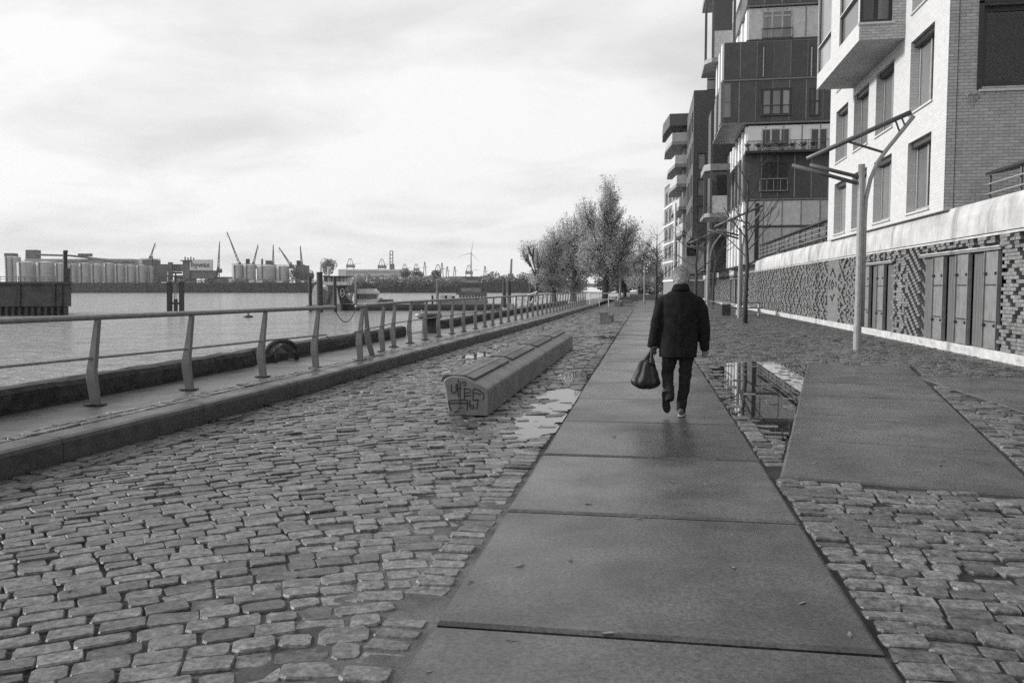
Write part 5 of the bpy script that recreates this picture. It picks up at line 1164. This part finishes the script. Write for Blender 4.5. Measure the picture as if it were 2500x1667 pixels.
# sign building with lettering
sg = empty('sign_building', 'plant tower carrying a big white sign with dark lettering on the far bank', 'sign')
rbox(446, 463, 636, 680, 708, 8).build('tower', K['industry'], sg); rbox(440, 466, 635, 637.5, 706, 9).build('tower_deck', K['steel_dark'], sg); rbox(463.2, 517, 634, 660, 708, 3).build('sign_board', K['shed'], sg); rbox(463, 520, 660.3, 680, 710, 10).build('lower_wall', K['tankdark'], sg)
for k in range(4): rtube([(452 + k * 7, 635), (452 + k * 7, 627 + 2 * (k % 2))], 709, .6).build('vent', K['steel_dark'], sg)
fc = bpy.data.curves.new('sign_lettering', 'FONT'); fc.body = 'hywax'; fc.size = 6.2; fc.extrude = .15; fc.align_x = 'CENTER'; fc.align_y = 'CENTER'
to = bpy.data.objects.new('tmp_text', fc); C.objects.link(to); dg = bpy.context.evaluated_depsgraph_get(); tm = bpy.data.meshes.new_from_object(to.evaluated_get(dg)); bpy.data.objects.remove(to); tm.materials.clear(); tm.materials.append(K['steel_dark'])
tx = bpy.data.objects.new('sign_lettering', tm); C.objects.link(tx); tx.parent = sg; tx.rotation_euler = (math.pi / 2, 0, YAW); tx.location = atd(489, 646.5, 707.6)
# harbour cranes: (foot u, foot v, jib tip u, tip v, top of tower v, size)
def jib_crane(label, u, v0, vt, tip, D=760, lattice=True):
    root = empty('harbour_crane', label, 'crane', 'harbour cranes on the far bank'); w_ = 3.2
    tw = MB()
    for du in (-w_, w_): rtube([(u + du, v0), (u + du * .35, vt)], D, .45, tw)
    n_ = max(3, int((v0 - vt) / 7))
    for k in range(n_): a = v0 + (vt - v0) * k / n_; b = v0 + (vt - v0) * (k + 1) / n_; sg_ = 1 if k % 2 else -1; f_ = 1 - .65 * k / n_; rtube([(u - w_ * f_ * sg_, a), (u + w_ * f_ * sg_, b)], D, .25, tw)
    tw.build('tower', K['crane'], root); rbox(u - 4.5, u + 4.5, vt + 6, vt + 16, D - 1.5, 5).build('machine_house', K['container'], root)
    jb = MB(); a, b = Vector((u, vt + 8)), Vector(tip); nrm = Vector((-(b - a).y, (b - a).x)).normalized() * 2.2
    rtube([tuple(a + nrm), tuple(b)], D, .4, jb); rtube([tuple(a - nrm), tuple(b)], D, .4, jb); n_ = 9
    for k in range(n_): f_ = k / n_; s_ = 1 if k % 2 else -1; rtube([tuple(a.lerp(b, f_) + nrm * (1 - f_) * s_), tuple(a.lerp(b, f_ + 1 / n_) - nrm * (1 - f_ - 1 / n_) * s_)], D, .22, jb)
    jb.build('jib', K['crane'], root); rtube([(tip[0], tip[1]), (tip[0] + 1, tip[1] + 14)], D, .14).build('hoist_cable', K['crane'], root)
for a in (('crane jib rising behind the dark tank at left', 366, 645, 625, (379, 593), 780), ('upright dark crane right of the white lettered sign', 533, 690, 650, (536, 590), 720), ('crane with the longest tilted jib right of the lettered sign', 586, 650, 640, (554, 566), 790), ('crane with jib tilted right above the tanks', 618, 650, 640, (630, 597), 790), ('slender upright crane mast above the broad tank', 667, 655, 640, (667, 597), 790), ('crane with jib tilted left beyond the tanks', 710, 655, 640, (681, 604), 780), ('upright crane between the tanks and the big far tree', 737, 655, 640, (733, 600), 785)): jib_crane(*a)
rtx = simple('small_plant', 'dark machinery clutter on top of the right hand tanks', 'plant', [('block', 'steel_dark', rbox(600, 606, 632, 650, 770, 5)), ('block', 'industry', rbox(648, 660, 636, 650, 772, 6)), ('block', 'tankdark', rbox(722, 750, 648, 690, 730, 8)), ('stack', 'industry', rtube([(640, 650), (640, 632)], 772, 1.0)), ('block', 'steel_dark', rbox(724, 731, 636, 648, 728, 4))])
def gantry(label, u, vt, vb, w_, D=2300, thin=False):
    root = empty('container_crane', label, 'crane', 'container gantry cranes on the horizon'); r_ = .9
    lg = MB()
    for du in (-w_ * .5, w_ * .5): rtube([(u + du * .62, vt + (vb - vt) * .45), (u + du, vb + 6)], D, r_ * 1.2, lg)
    lg.build('portal_legs', K['crane'], root)
    af = MB(); rtube([(u - w_ * .14, vt), (u - w_ * .4, vt + (vb - vt) * .55)], D, r_, af); rtube([(u + w_ * .14, vt), (u + w_ * .4, vt + (vb - vt) * .55)], D, r_, af); rtube([(u - w_ * .16, vt), (u + w_ * .16, vt)], D, r_, af); rtube([(u, vt), (u, vt + (vb - vt) * .5)], D, r_ * .6, af); af.build('apex_frame', K['crane'], root)
    if not thin: rbox(u - w_ * .5, u + w_ * .5, vt + (vb - vt) * .55, vt + (vb - vt) * .82, D - 4, 14).build('machine_house', K['container'], root)
    rtube([(u - w_ * .2, vt + (vb - vt) * .5), (u + w_ * 1.3, vt + (vb - vt) * .42)], D, r_ * .5).build('boom', K['crane'], root)
for i, (u, vt, vb, w_, th) in enumerate(((855, 632, 658, 20, False), (932, 633, 660, 20, False), (988, 645, 664, 14, False), (1016, 645, 664, 14, False), (1069, 646, 672, 17, False), (1145, 648, 674, 18, False), (1037, 640, 666, 6, True), (1079, 642, 672, 6, True), (1092, 651, 674, 6, True), (1110, 651, 674, 6, True), (1184, 650, 678, 7, True))):
    gantry(['gantry crane above the left end of the white shed', 'gantry crane above the middle of the white shed', 'gantry crane right of the tall lattice mast', 'second gantry crane right of the tall lattice mast', 'gantry crane above the far wooded embankment', 'gantry crane at the foot of the wind turbine', 'thin crane between two gantry cranes', 'thin crane right of the embankment gantry crane', 'small thin crane, first left of the wind turbine pair', 'small thin crane nearest left of the wind turbine', 'thin crane right of the wind turbine'][i], u, vt, vb, w_, thin=th)
lm = empty('lattice_mast', 'tall narrow lattice mast above the white shed on the horizon', 'mast'); m_ = MB()
for u in (952, 959): rtube([(u, 662), (u, 613)], 1500, .9, m_)
for k in range(6): rtube([(952, 613 + 9 * k), (959, 613 + 9 * k)], 1500, .7, m_)
m_.build('lattice', K['container'], lm); rbox(952, 962, 644, 660, 1498, 6).build('base_frame', K['container'], lm)
wt = empty('wind_turbine', 'three bladed wind turbine on the horizon', 'wind turbine'); DT = 2400
hub = (1150, 618); MB().loft([[atd(hub[0], v, DT) + RT * math.cos(k * .7854) * r_ + FW * math.sin(k * .7854) * r_ for k in range(8)] for v, r_ in ((680, 2.6), (618, 1.5))]).build('tower', K['turbine'], wt); rbox(1148.6, 1151.4, 616.6, 619.6, DT - 5, 9).build('nacelle', K['turbine'], wt)
for tip in ((1156, 583), (1116, 627), (1170, 638)):
    a, b = Vector(hub), Vector(tip); nrm = Vector((-(b - a).y, (b - a).x)).normalized(); MB().prism([atd(*(a + nrm * .5), DT - 6), atd(*(a.lerp(b, .25) + nrm * 1.0), DT - 6), atd(*b, DT - 6), atd(*(a - nrm * .5), DT - 6)], FW * 1.0).build('blade', K['turbine'], wt)
cm = empty('far_chimney', 'slim dark chimney on the horizon left of the big trees', 'chimney'); MB().loft([[atd(u, v, 1600) + RT * math.cos(k * .7854) * r_ + FW * math.sin(k * .7854) * r_ for k in range(8)] for u, v, r_ in ((1247, 672, 2.6), (1249, 632, 1.8))]).build('stack', K['tankdark'], cm); rbox(1240, 1254, 668, 676, 1590, 10).build('base_house', K['tankdark'], cm)
simple('white_shed', 'long white roofed shed below the container cranes', 'shed', [('wall', 'tank', rbox(846, 980, 662, 676, 900, 30)), ('roof', 'shed', rbox(826, 985, 657.5, 661.8, 899, 32)), ('gable', 'shed', rbox(826, 845.5, 662, 676, 899, 10)), ('roof', 'shed', rbox(878, 960, 669, 673, 860, 20)), ('wall', 'shed', rbox(884, 900, 673.2, 678, 860, 14))])
simple('white_warehouse', 'small white warehouse on the wooded embankment', 'warehouse', [('wall', 'shed', rbox(1056, 1085, 684, 699, 705, 8)), ('roof', 'boatgrey', rbox(1055, 1086, 682, 683.8, 704, 9))])
simple('grey_warehouse', 'low grey warehouse with dark roof below the wind turbine', 'warehouse', [('wall', 'tank', rbox(1098, 1172, 681, 694, 760, 20)), ('roof', 'container', rbox(1095, 1175, 675, 680.6, 758, 24))])
for k, (a, b, v, t) in enumerate(((1130, 1140, 695, 'pale'), (1148, 1160, 698, 'white'), (1178, 1190, 696, 'white'), (1203, 1222, 698, 'long white'))):
    simple('parked_truck', ['pale parked truck below the grey warehouse', 'white parked truck right of the grey warehouse', 'white truck near the middle of the far quay trucks', 'long white truck nearest the dark pile pair'][k], 'truck', [('box_body', 'shed', rbox(a, b - 3, v, v + 6, 704, 3)), ('cab', 'tank', rbox(b - 2.8, b, v + 1.5, v + 6, 704, 2.6)), ('wheel', 'steel_dark', rbox(a + 1, a + 2.5, v + 6.1, v + 7.4, 704.2, .6)), ('wheel', 'steel_dark', rbox(b - 2.4, b - 1, v + 6.1, v + 7.4, 704.2, .6))], 'parked trucks on the far quay')
# far vegetation: single crowns that stand out, and the embankment wood as one mass
def clump(pts_uv, D, n_, rad, size):
    P_ = []
    for k in range(n_):
        u, v, ru, rv = random.choice(pts_uv); t = random.uniform(0, 2 * math.pi); q = math.sqrt(random.random()); P_.append(atd(u + ru * q * math.cos(t), v + rv * q * math.sin(t), D + random.uniform(-rad, rad)))
    v_, f_ = leaf_mesh(P_, size, None); m_ = MB(); m_.v = v_; m_.f = f_; return m_
def far_tree(label, u, v, ru, rv, D=715, mk='farleaf', n_=900):
    root = empty('far_tree', label, 'tree', 'single trees on the far bank'); rtube([(u, 700), (u, v)], D, .5).build('trunk', K['bark'], root)
    clump([(u + random.uniform(-.5, .5) * ru, v + random.uniform(-.5, .5) * rv, ru * .6, rv * .6) for k in range(9)], D, n_, 5, .55).build('crown', K[mk], root, fix=False)
far_tree('round tree standing above the push boat', 801, 655, 22, 22, 715, 'farleaf2', 1500); far_tree('dark tree right of the crane group on the far bank', 722, 665, 20, 20); far_tree('low round bush at the right end of the crane group', 752, 675, 14, 14); far_tree('bushy tree under the pair of gantry cranes', 990, 668, 18, 14); far_tree('second bushy tree under the pair of gantry cranes', 1018, 668, 18, 14); far_tree('bush below the embankment gantry crane', 1062, 672, 14, 12)
fw = clump([(870 + 12 * k + random.uniform(-8, 8), 688 + random.uniform(-8, 6), 16, 11) for k in range(22)], 704, 9000, 8, .55); tag(fw.build('embankment_wood', K['farleaf2'], fix=False), 'grey bushes covering the embankment behind the pontoon', 'wood', kind='stuff')
fw = clump([(1180 + 8 * k + random.uniform(-8, 8), 690 + random.uniform(-12, 8), 16, 16) for k in range(24)], 730, 9000, 10, .6); tag(fw.build('far_wood', K['farleaf'], fix=False), 'dark wood on the far bank left of the big trees', 'wood', kind='stuff')
fw = clump([(420 + 20 * k, 690 + random.uniform(-6, 2), 16, 5) for k in range(22)], 708, 2500, 5, .5); tag(fw.build('quay_bushes', K['farleaf2'], fix=False), 'low bushes along the far quay under tanks', 'bushes', kind='stuff')

# ================================================================== THE WALKING MAN
MY = 10.45
def mp_(zx, zy, dy=0.0):
    q = aty(1500 + zx / 3.823, 640 + zy / 3.823, MY); return Vector((q.x, MY + dy, q.z))
PXM = (mp_(700, 600) - mp_(600, 600)).x / 100            # metres per traced unit
man = empty('person', 'man in a dark jacket walking away along the slabs carrying a bag', 'person', None, (mp_(617, 1445).x, MY, 0)); mo = Vector(man.location)
def ring(cx, zy, rx, ry, dy, n=20, pw=1.0):
    c = mp_(cx, zy, dy) - mo; return [c + Vector((rx * math.copysign(abs(math.cos(t)) ** pw, math.cos(t)), ry * math.copysign(abs(math.sin(t)) ** pw, math.sin(t)), 0)) for t in [2 * math.pi * k / n for k in range(n)]]
def limb(mb, path, n=12):
    mb.tube([mp_(a, b, dy) - mo for a, b, r, dy in path], [r * PXM for a, b, r, dy in path], n)
def remesh(o, vs, disp=None, sm=4):
    m = o.modifiers.new('join', 'REMESH'); m.mode = 'VOXEL'; m.voxel_size = vs; m.use_smooth_shade = True
    s_ = o.modifiers.new('smooth', 'SMOOTH'); s_.iterations = sm; s_.factor = .5
    for nm, size, st in (disp or []):
        t = bpy.data.textures.new(nm, 'CLOUDS'); t.noise_scale = size; t.noise_depth = 2
        d_ = o.modifiers.new('folds', 'DISPLACE'); d_.texture = t; d_.strength = st; d_.mid_level = .5; d_.texture_coords = 'LOCAL'
# body: head, neck, trunk, arms, hands and legs as one skin
bd = MB()
hc = mp_(625, 143, .02) - mo
bd.ell(hc + Vector((0, .0, .01)), (.080, .098, .108), 18, 14); bd.ell(hc + Vector((0, .05, -.045)), (.058, .062, .075), 14, 10)
bd.ell(hc + Vector((0, .107, -.02)), (.013, .022, .022), 8, 6); bd.ell(hc + Vector((0, .10, -.062)), (.026, .012, .007), 8, 6); bd.ell(hc + Vector((0, .098, .012)), (.05, .012, .008), 8, 6)
for s_ in (-1, 1): bd.ell(hc + Vector((s_ * .088, .0, -.03)), (.012, .02, .034), 8, 8)
bd.tube([hc + Vector((0, -.01, -.05)), hc + Vector((0, -.02, -.16))], [.058, .066], 12)
bd.loft([ring(620, zy, (b - a) / 2 * PXM * .86, dp * .84, 0) for zy, a, b, dp in ((250, 560, 680, .075), (320, 470, 765, .1), (450, 440, 785, .13), (700, 450, 760, .12), (850, 460, 730, .11))])
limb(bd, [(470, 340, 40, 0), (420, 470, 46, 0), (385, 620, 40, -.02), (362, 740, 30, .0), (358, 790, 24, .02)])
limb(bd, [(765, 345, 40, 0), (812, 470, 46, 0), (835, 640, 38, .0), (846, 780, 28, .03), (846, 830, 23, .05)])
for x0, pts in ((520, [(530, 830, 50, 0), (518, 900, 46, 0), (497, 1040, 34, .03), (504, 1180, 27, -.09), (511, 1262, 22, -.18)]), (670, [(660, 830, 50, 0), (672, 900, 46, 0), (658, 1040, 34, .04), (643, 1200, 28, .02), (617, 1390, 24, .0)])): limb(bd, pts)
def hand(mb, c, sx, curl, dirv):
    """palm, four bent fingers of unequal length, thumb from the side"""
    c = Vector(c); mb.ell(c + Vector((0, .0, -.03)), (.036, .022, .048), 12, 8)
    for k, (ox, ln_) in enumerate(((-.027, .066), (-.009, .076), (.009, .072), (.026, .058))):
        p0 = c + Vector((sx * ox, .004, -.066)); p1 = p0 + Vector((0, .012 * curl, -ln_ * .45)); p2 = p1 + Vector((0, .034 * curl, -ln_ * .18)); p3 = p2 + Vector((0, .022 * curl, ln_ * .3 * curl))
        mb.tube([p0, p1, p2, p3], [.0098, .0092, .0085, .007], 8)
    mb.tube([c + Vector((-sx * .03, .008, -.02)), c + Vector((-sx * .046, .022, -.048)), c + Vector((-sx * .036, .036, -.074))], [.012, .0105, .0085], 8)
hl_ = mp_(362, 790, .02) - mo; hr_ = mp_(843, 826, .05) - mo
hand(bd, hl_ + Vector((.012, 0, .012)), 1, 1.0, 0); hand(bd, hr_ + Vector((0, 0, .02)), -1, .55, 0)
body = bd.build('body', K['skin'], man, smooth=True); remesh(body, .0065, None, 2)
for s_ in (-1, 1): MB().ell(hc + Vector((s_ * .03, .096, .0)), (.011, .006, .007), 8, 6).build('eye', K['eye'], man, smooth=True)
# hair: cap plus short strands
hm_ = MB(); n_ = 22
for j in range(9):
    th = .02 + j * .262
    hm_.v += [tuple(hc + Vector((math.cos(2 * math.pi * k / n_) * .096 * (math.sin(th) if th < 1.5 else 1 - .34 * (max(0, th - 1.5) / .62) ** 1.6), -.008 + math.sin(2 * math.pi * k / n_) * .110 * (math.sin(th) if th < 1.5 else 1 - .36 * (max(0, th - 1.5) / .62) ** 1.4), .012 + .122 * math.cos(th) - (.035 * max(0, math.sin(th)) * (1 if math.sin(2 * math.pi * k / n_) < .3 else -.6) if j > 5 else 0)))) for k in range(n_)]
for j in range(8):
    for k in range(n_):
        if j > 4 and math.sin(2 * math.pi * (k + .5) / n_) > .45: continue
        hm_.f.append((j * n_ + k, (j + 1) * n_ + k, (j + 1) * n_ + (k + 1) % n_, j * n_ + (k + 1) % n_))
hair = hm_.build('hair', K['hair'], man, smooth=True); hair.modifiers.new('sub', 'SUBSURF').render_levels = 2
t = bpy.data.textures.new('hair_lumps', 'CLOUDS'); t.noise_scale = .028; dd_ = hair.modifiers.new('lumps', 'DISPLACE'); dd_.texture = t; dd_.strength = .02; dd_.texture_coords = 'LOCAL'
sm_ = MB(); r_ = random.Random(5)
for i in range(5200):
    th = abs(r_.gauss(0, 1.0)); ph = r_.uniform(0, 2 * math.pi)
    if th > 1.95 or (th > 1.0 and math.sin(ph) > .4): continue
    nrm = Vector((math.sin(th) * math.cos(ph), math.sin(th) * math.sin(ph), math.cos(th))); p = hc + Vector((nrm.x * .094, -.008 + nrm.y * .110, .012 + nrm.z * .122 - (.03 if th > 1.2 and nrm.y < .3 else 0) * (th - 1.2)))
    dn = (nrm * .55 + Vector((r_.gauss(0, .3), r_.gauss(0, .3), -.55 * math.sin(th) + r_.gauss(0, .3)))).normalized(); ln_ = r_.uniform(.015, .042); sd = dn.cross(Vector((r_.random(), r_.random(), r_.random()))).normalized() * .0016
    sm_.add([p - sd, p + sd, p + dn * ln_], [(0, 1, 2)])
sm_.build('hair_strands', K['hair'], hair, fix=False)
# jacket
jm = MB()
rows = [(205, 566, 684, .070, .005), (232, 556, 690, .082, 0), (256, 546, 696, .088, 0), (282, 500, 732, .100, 0), (312, 458, 775, .115, 0), (370, 436, 800, .135, 0), (460, 436, 795, .150, 0), (600, 430, 785, .155, 0), (740, 420, 775, .155, 0), (830, 414, 770, .158, 0), (884, 412, 767, .160, 0)]
jm.loft([ring((a + b) / 2, zy, (b - a) / 2 * PXM, dp, dy, 28, .85) for zy, a, b, dp, dy in rows])
limb(jm, [(470, 330, 40, 0), (450, 370, 58, 0), (428, 450, 64, 0), (401, 560, 62, -.02), (376, 680, 57, -.01), (358, 790, 51, .02)], 16)
limb(jm, [(762, 335, 42, 0), (782, 375, 58, 0), (808, 450, 63, 0), (830, 560, 59, 0), (838, 690, 54, .02), (848, 826, 44, .05)], 16)
jacket = jm.build('jacket', K['person_coat'], man, smooth=True); remesh(jacket, .011, [('coat_folds', .2, .022), ('coat_crease', .06, .009)], 3)
cm_ = MB(); cm_.loft([ring(624, 208, .083, .083, 0, 24), ring(622, 214, .092, .090, 0, 24), ring(620, 240, .105, .100, -.004, 24), ring(620, 262, .118, .108, -.006, 24)], cap=False); cl = cm_.build('collar', K['person_coat'], jacket, smooth=True); so_ = cl.modifiers.new('thick', 'SOLIDIFY'); so_.thickness = .008
for x_ in (520,): MB().tube([mp_(600, 300, -.118) - mo, mp_(598, 500, -.168) - mo, mp_(596, 760, -.172) - mo], .002, 4).build('back_seam', K['person_coat'], jacket)
# trousers
tm_ = MB(); limb(tm_, [(560, 800, 95, 0), (535, 850, 80, 0), (518, 900, 73, 0), (500, 1000, 61, .02), (495, 1055, 57, .03), (503, 1150, 53, -.06), (511, 1245, 48, -.17), (514, 1275, 45, -.19)], 16)
limb(tm_, [(640, 800, 95, 0), (662, 850, 78, 0), (672, 900, 70, 0), (662, 1040, 60, .04), (648, 1200, 53, .02), (622, 1370, 45, .0), (616, 1392, 44, .0)], 16)
tr = tm_.build('trousers', K['trouser'], man, smooth=True); remesh(tr, .010, [('trouser_folds', .07, .028)], 5)
# shoes: built lying flat (toe +y), then posed
def shoe(M_, upper, sole_side, sole_bottom):
    n_ = 16; sh_ = MB(); L_ = .29
    def sec(y, w_, z0, z1): return [Vector((w_ * math.cos(t), y, z0 + (z1 - z0) * (.5 + .5 * math.sin(t)))) for t in [2 * math.pi * k / n_ for k in range(n_)]]
    sh_.loft([sec(-.01, .012, .03, .07), sec(.0, .034, .022, .10), sec(.04, .038, .022, .115), sec(.09, .040, .022, .11), sec(.15, .046, .022, .085), sec(.21, .049, .022, .066), sec(.26, .038, .022, .052), sec(.285, .012, .026, .04)])
    sh_.v = [tuple(M_ @ Vector(p)) for p in sh_.v]; u = sh_.build('shoe', K[upper], man, smooth=True)
    out_ = [(-.012, 0), (-.006, .026), (.03, .040), (.09, .038), (.15, .047), (.21, .051), (.26, .040), (.288, .016), (.292, 0)]
    po = [(w_, y) for y, w_ in out_] + [(-w_, y) for y, w_ in out_[-2:0:-1]]
    so2 = MB(); so2.prism([M_ @ Vector((a, b, .008)) for a, b in po], M_.to_3x3() @ Vector((0, 0, .016))); so2.build('sole_edge', K[sole_side], u)
    tr_ = MB(); tr_.prism([M_ @ Vector((a * .96, .004 + b * .97, 0)) for a, b in po], M_.to_3x3() @ Vector((0, 0, .0075))); tr_.build('tread', K[sole_bottom], u)
pr0 = mp_(618, 1445, 0) - mo
shoe(Matrix.Translation(Vector((pr0.x, -.07, .004))) @ Matrix.Rotation(R(-6), 4, 'Z'), 'shoe', 'solew', 'sole')
toe = mp_(488, 1445, -.22) - mo
Mt = Matrix.Translation(Vector((toe.x + .005, -.12, .055))) @ Matrix.Rotation(R(-8), 4, 'Y') @ Matrix.Rotation(R(-74), 4, 'X') @ Matrix.Translation(Vector((0, -.29, 0)))
shoe(Mt, 'shoe', 'shoe', 'sole')
# bag
bg_ = empty('plastic_bag', 'full black plastic carrier bag hanging from the walking man\'s left hand', 'bag', None, (0, 0, 0)); bm2 = MB()
rows = [(905, 262, 372, .02), (940, 226, 380, .045), (1000, 205, 396, .075), (1060, 172, 414, .10), (1105, 145, 428, .115), (1140, 160, 432, .11), (1162, 205, 400, .085), (1180, 250, 345, .04)]
rings = []
for j, (zy, a, b, dp) in enumerate(rows):
    r0 = []
    for k in range(40):
        t = 2 * math.pi * k / 40; cx = (a + b) / 2; rx = (b - a) / 2; pl = 1 + (.16 - .015 * j) * math.sin(t * 7 + .6) + .06 * math.sin(t * 13)
        q = mp_(cx + rx * math.cos(t) * (1 + .03 * (pl - 1)), zy + 6 * math.sin(t * 5), 0); r0.append(Vector((q.x, MY - .03 + dp * math.sin(t) * pl, q.z)))
    rings.append(r0)
bm2.loft(rings); bag = bm2.build('bag_body', K['bag'], bg_, smooth=True); sb_ = bag.modifiers.new('sub', 'SUBSURF'); sb_.levels = sb_.render_levels = 2
t = bpy.data.textures.new('bag_folds', 'CLOUDS'); t.noise_scale = .08; dd_ = bag.modifiers.new('folds', 'DISPLACE'); dd_.texture = t; dd_.strength = .022; dd_.texture_coords = 'LOCAL'
def strap(pts, wd, dy):
    rg = []
    for (a, b), w_ in zip(pts, wd):
        c = mp_(a, b, 0); c.y = MY - .03 + dy; w2 = w_ * PXM; rg.append([c + Vector((-w2, -.008, 0)), c + Vector((0, -.014, 0)), c + Vector((w2, -.008, 0)), c + Vector((w2, .006, 0)), c + Vector((0, .012, 0)), c + Vector((-w2, .006, 0))])
    return MB().loft(rg)
strap([(352, 800), (334, 830), (316, 870), (285, 920), (270, 960)], (14, 14, 22, 34, 40), -.005).build('handle', K['bag'], bg_, smooth=True)
strap([(355, 800), (346, 830), (348, 880), (352, 930), (350, 970)], (12, 10, 16, 26, 34), -.03).build('handle', K['bag'], bg_, smooth=True)
kn = MB(); kn.ell(mp_(378, 797, -.05), (.035, .02, .02), 10, 8); kn.tube([mp_(385, 800, -.05), mp_(382, 830, -.05), mp_(372, 880, -.04)], [.008, .005, .003], 6); kn.ell(mp_(395, 788, -.05), (.012, .012, .014), 8, 6); kn.build('knot', K['bag'], bg_, smooth=True)

# ================================================================== AIR
hz = MB(); hz.span((-2700, -60, WATERZ - 1), (1600, 2750, 170)); ho = hz.build('haze', None); tag(ho, 'thin grey haze over the river and the harbour', 'haze', kind='stuff')
hmz = bpy.data.materials.new('haze'); hmz.use_nodes = True; hn = hmz.node_tree.nodes; hn.clear(); oo = hn.new('ShaderNodeOutputMaterial'); pv = hn.new('ShaderNodeVolumePrincipled'); pv.inputs['Color'].default_value = (.9, .9, .9, 1); pv.inputs['Density'].default_value = .00010; pv.inputs['Anisotropy'].default_value = .2
hmz.node_tree.links.new(pv.outputs[0], oo.inputs['Volume']); ho.data.materials.append(hmz)
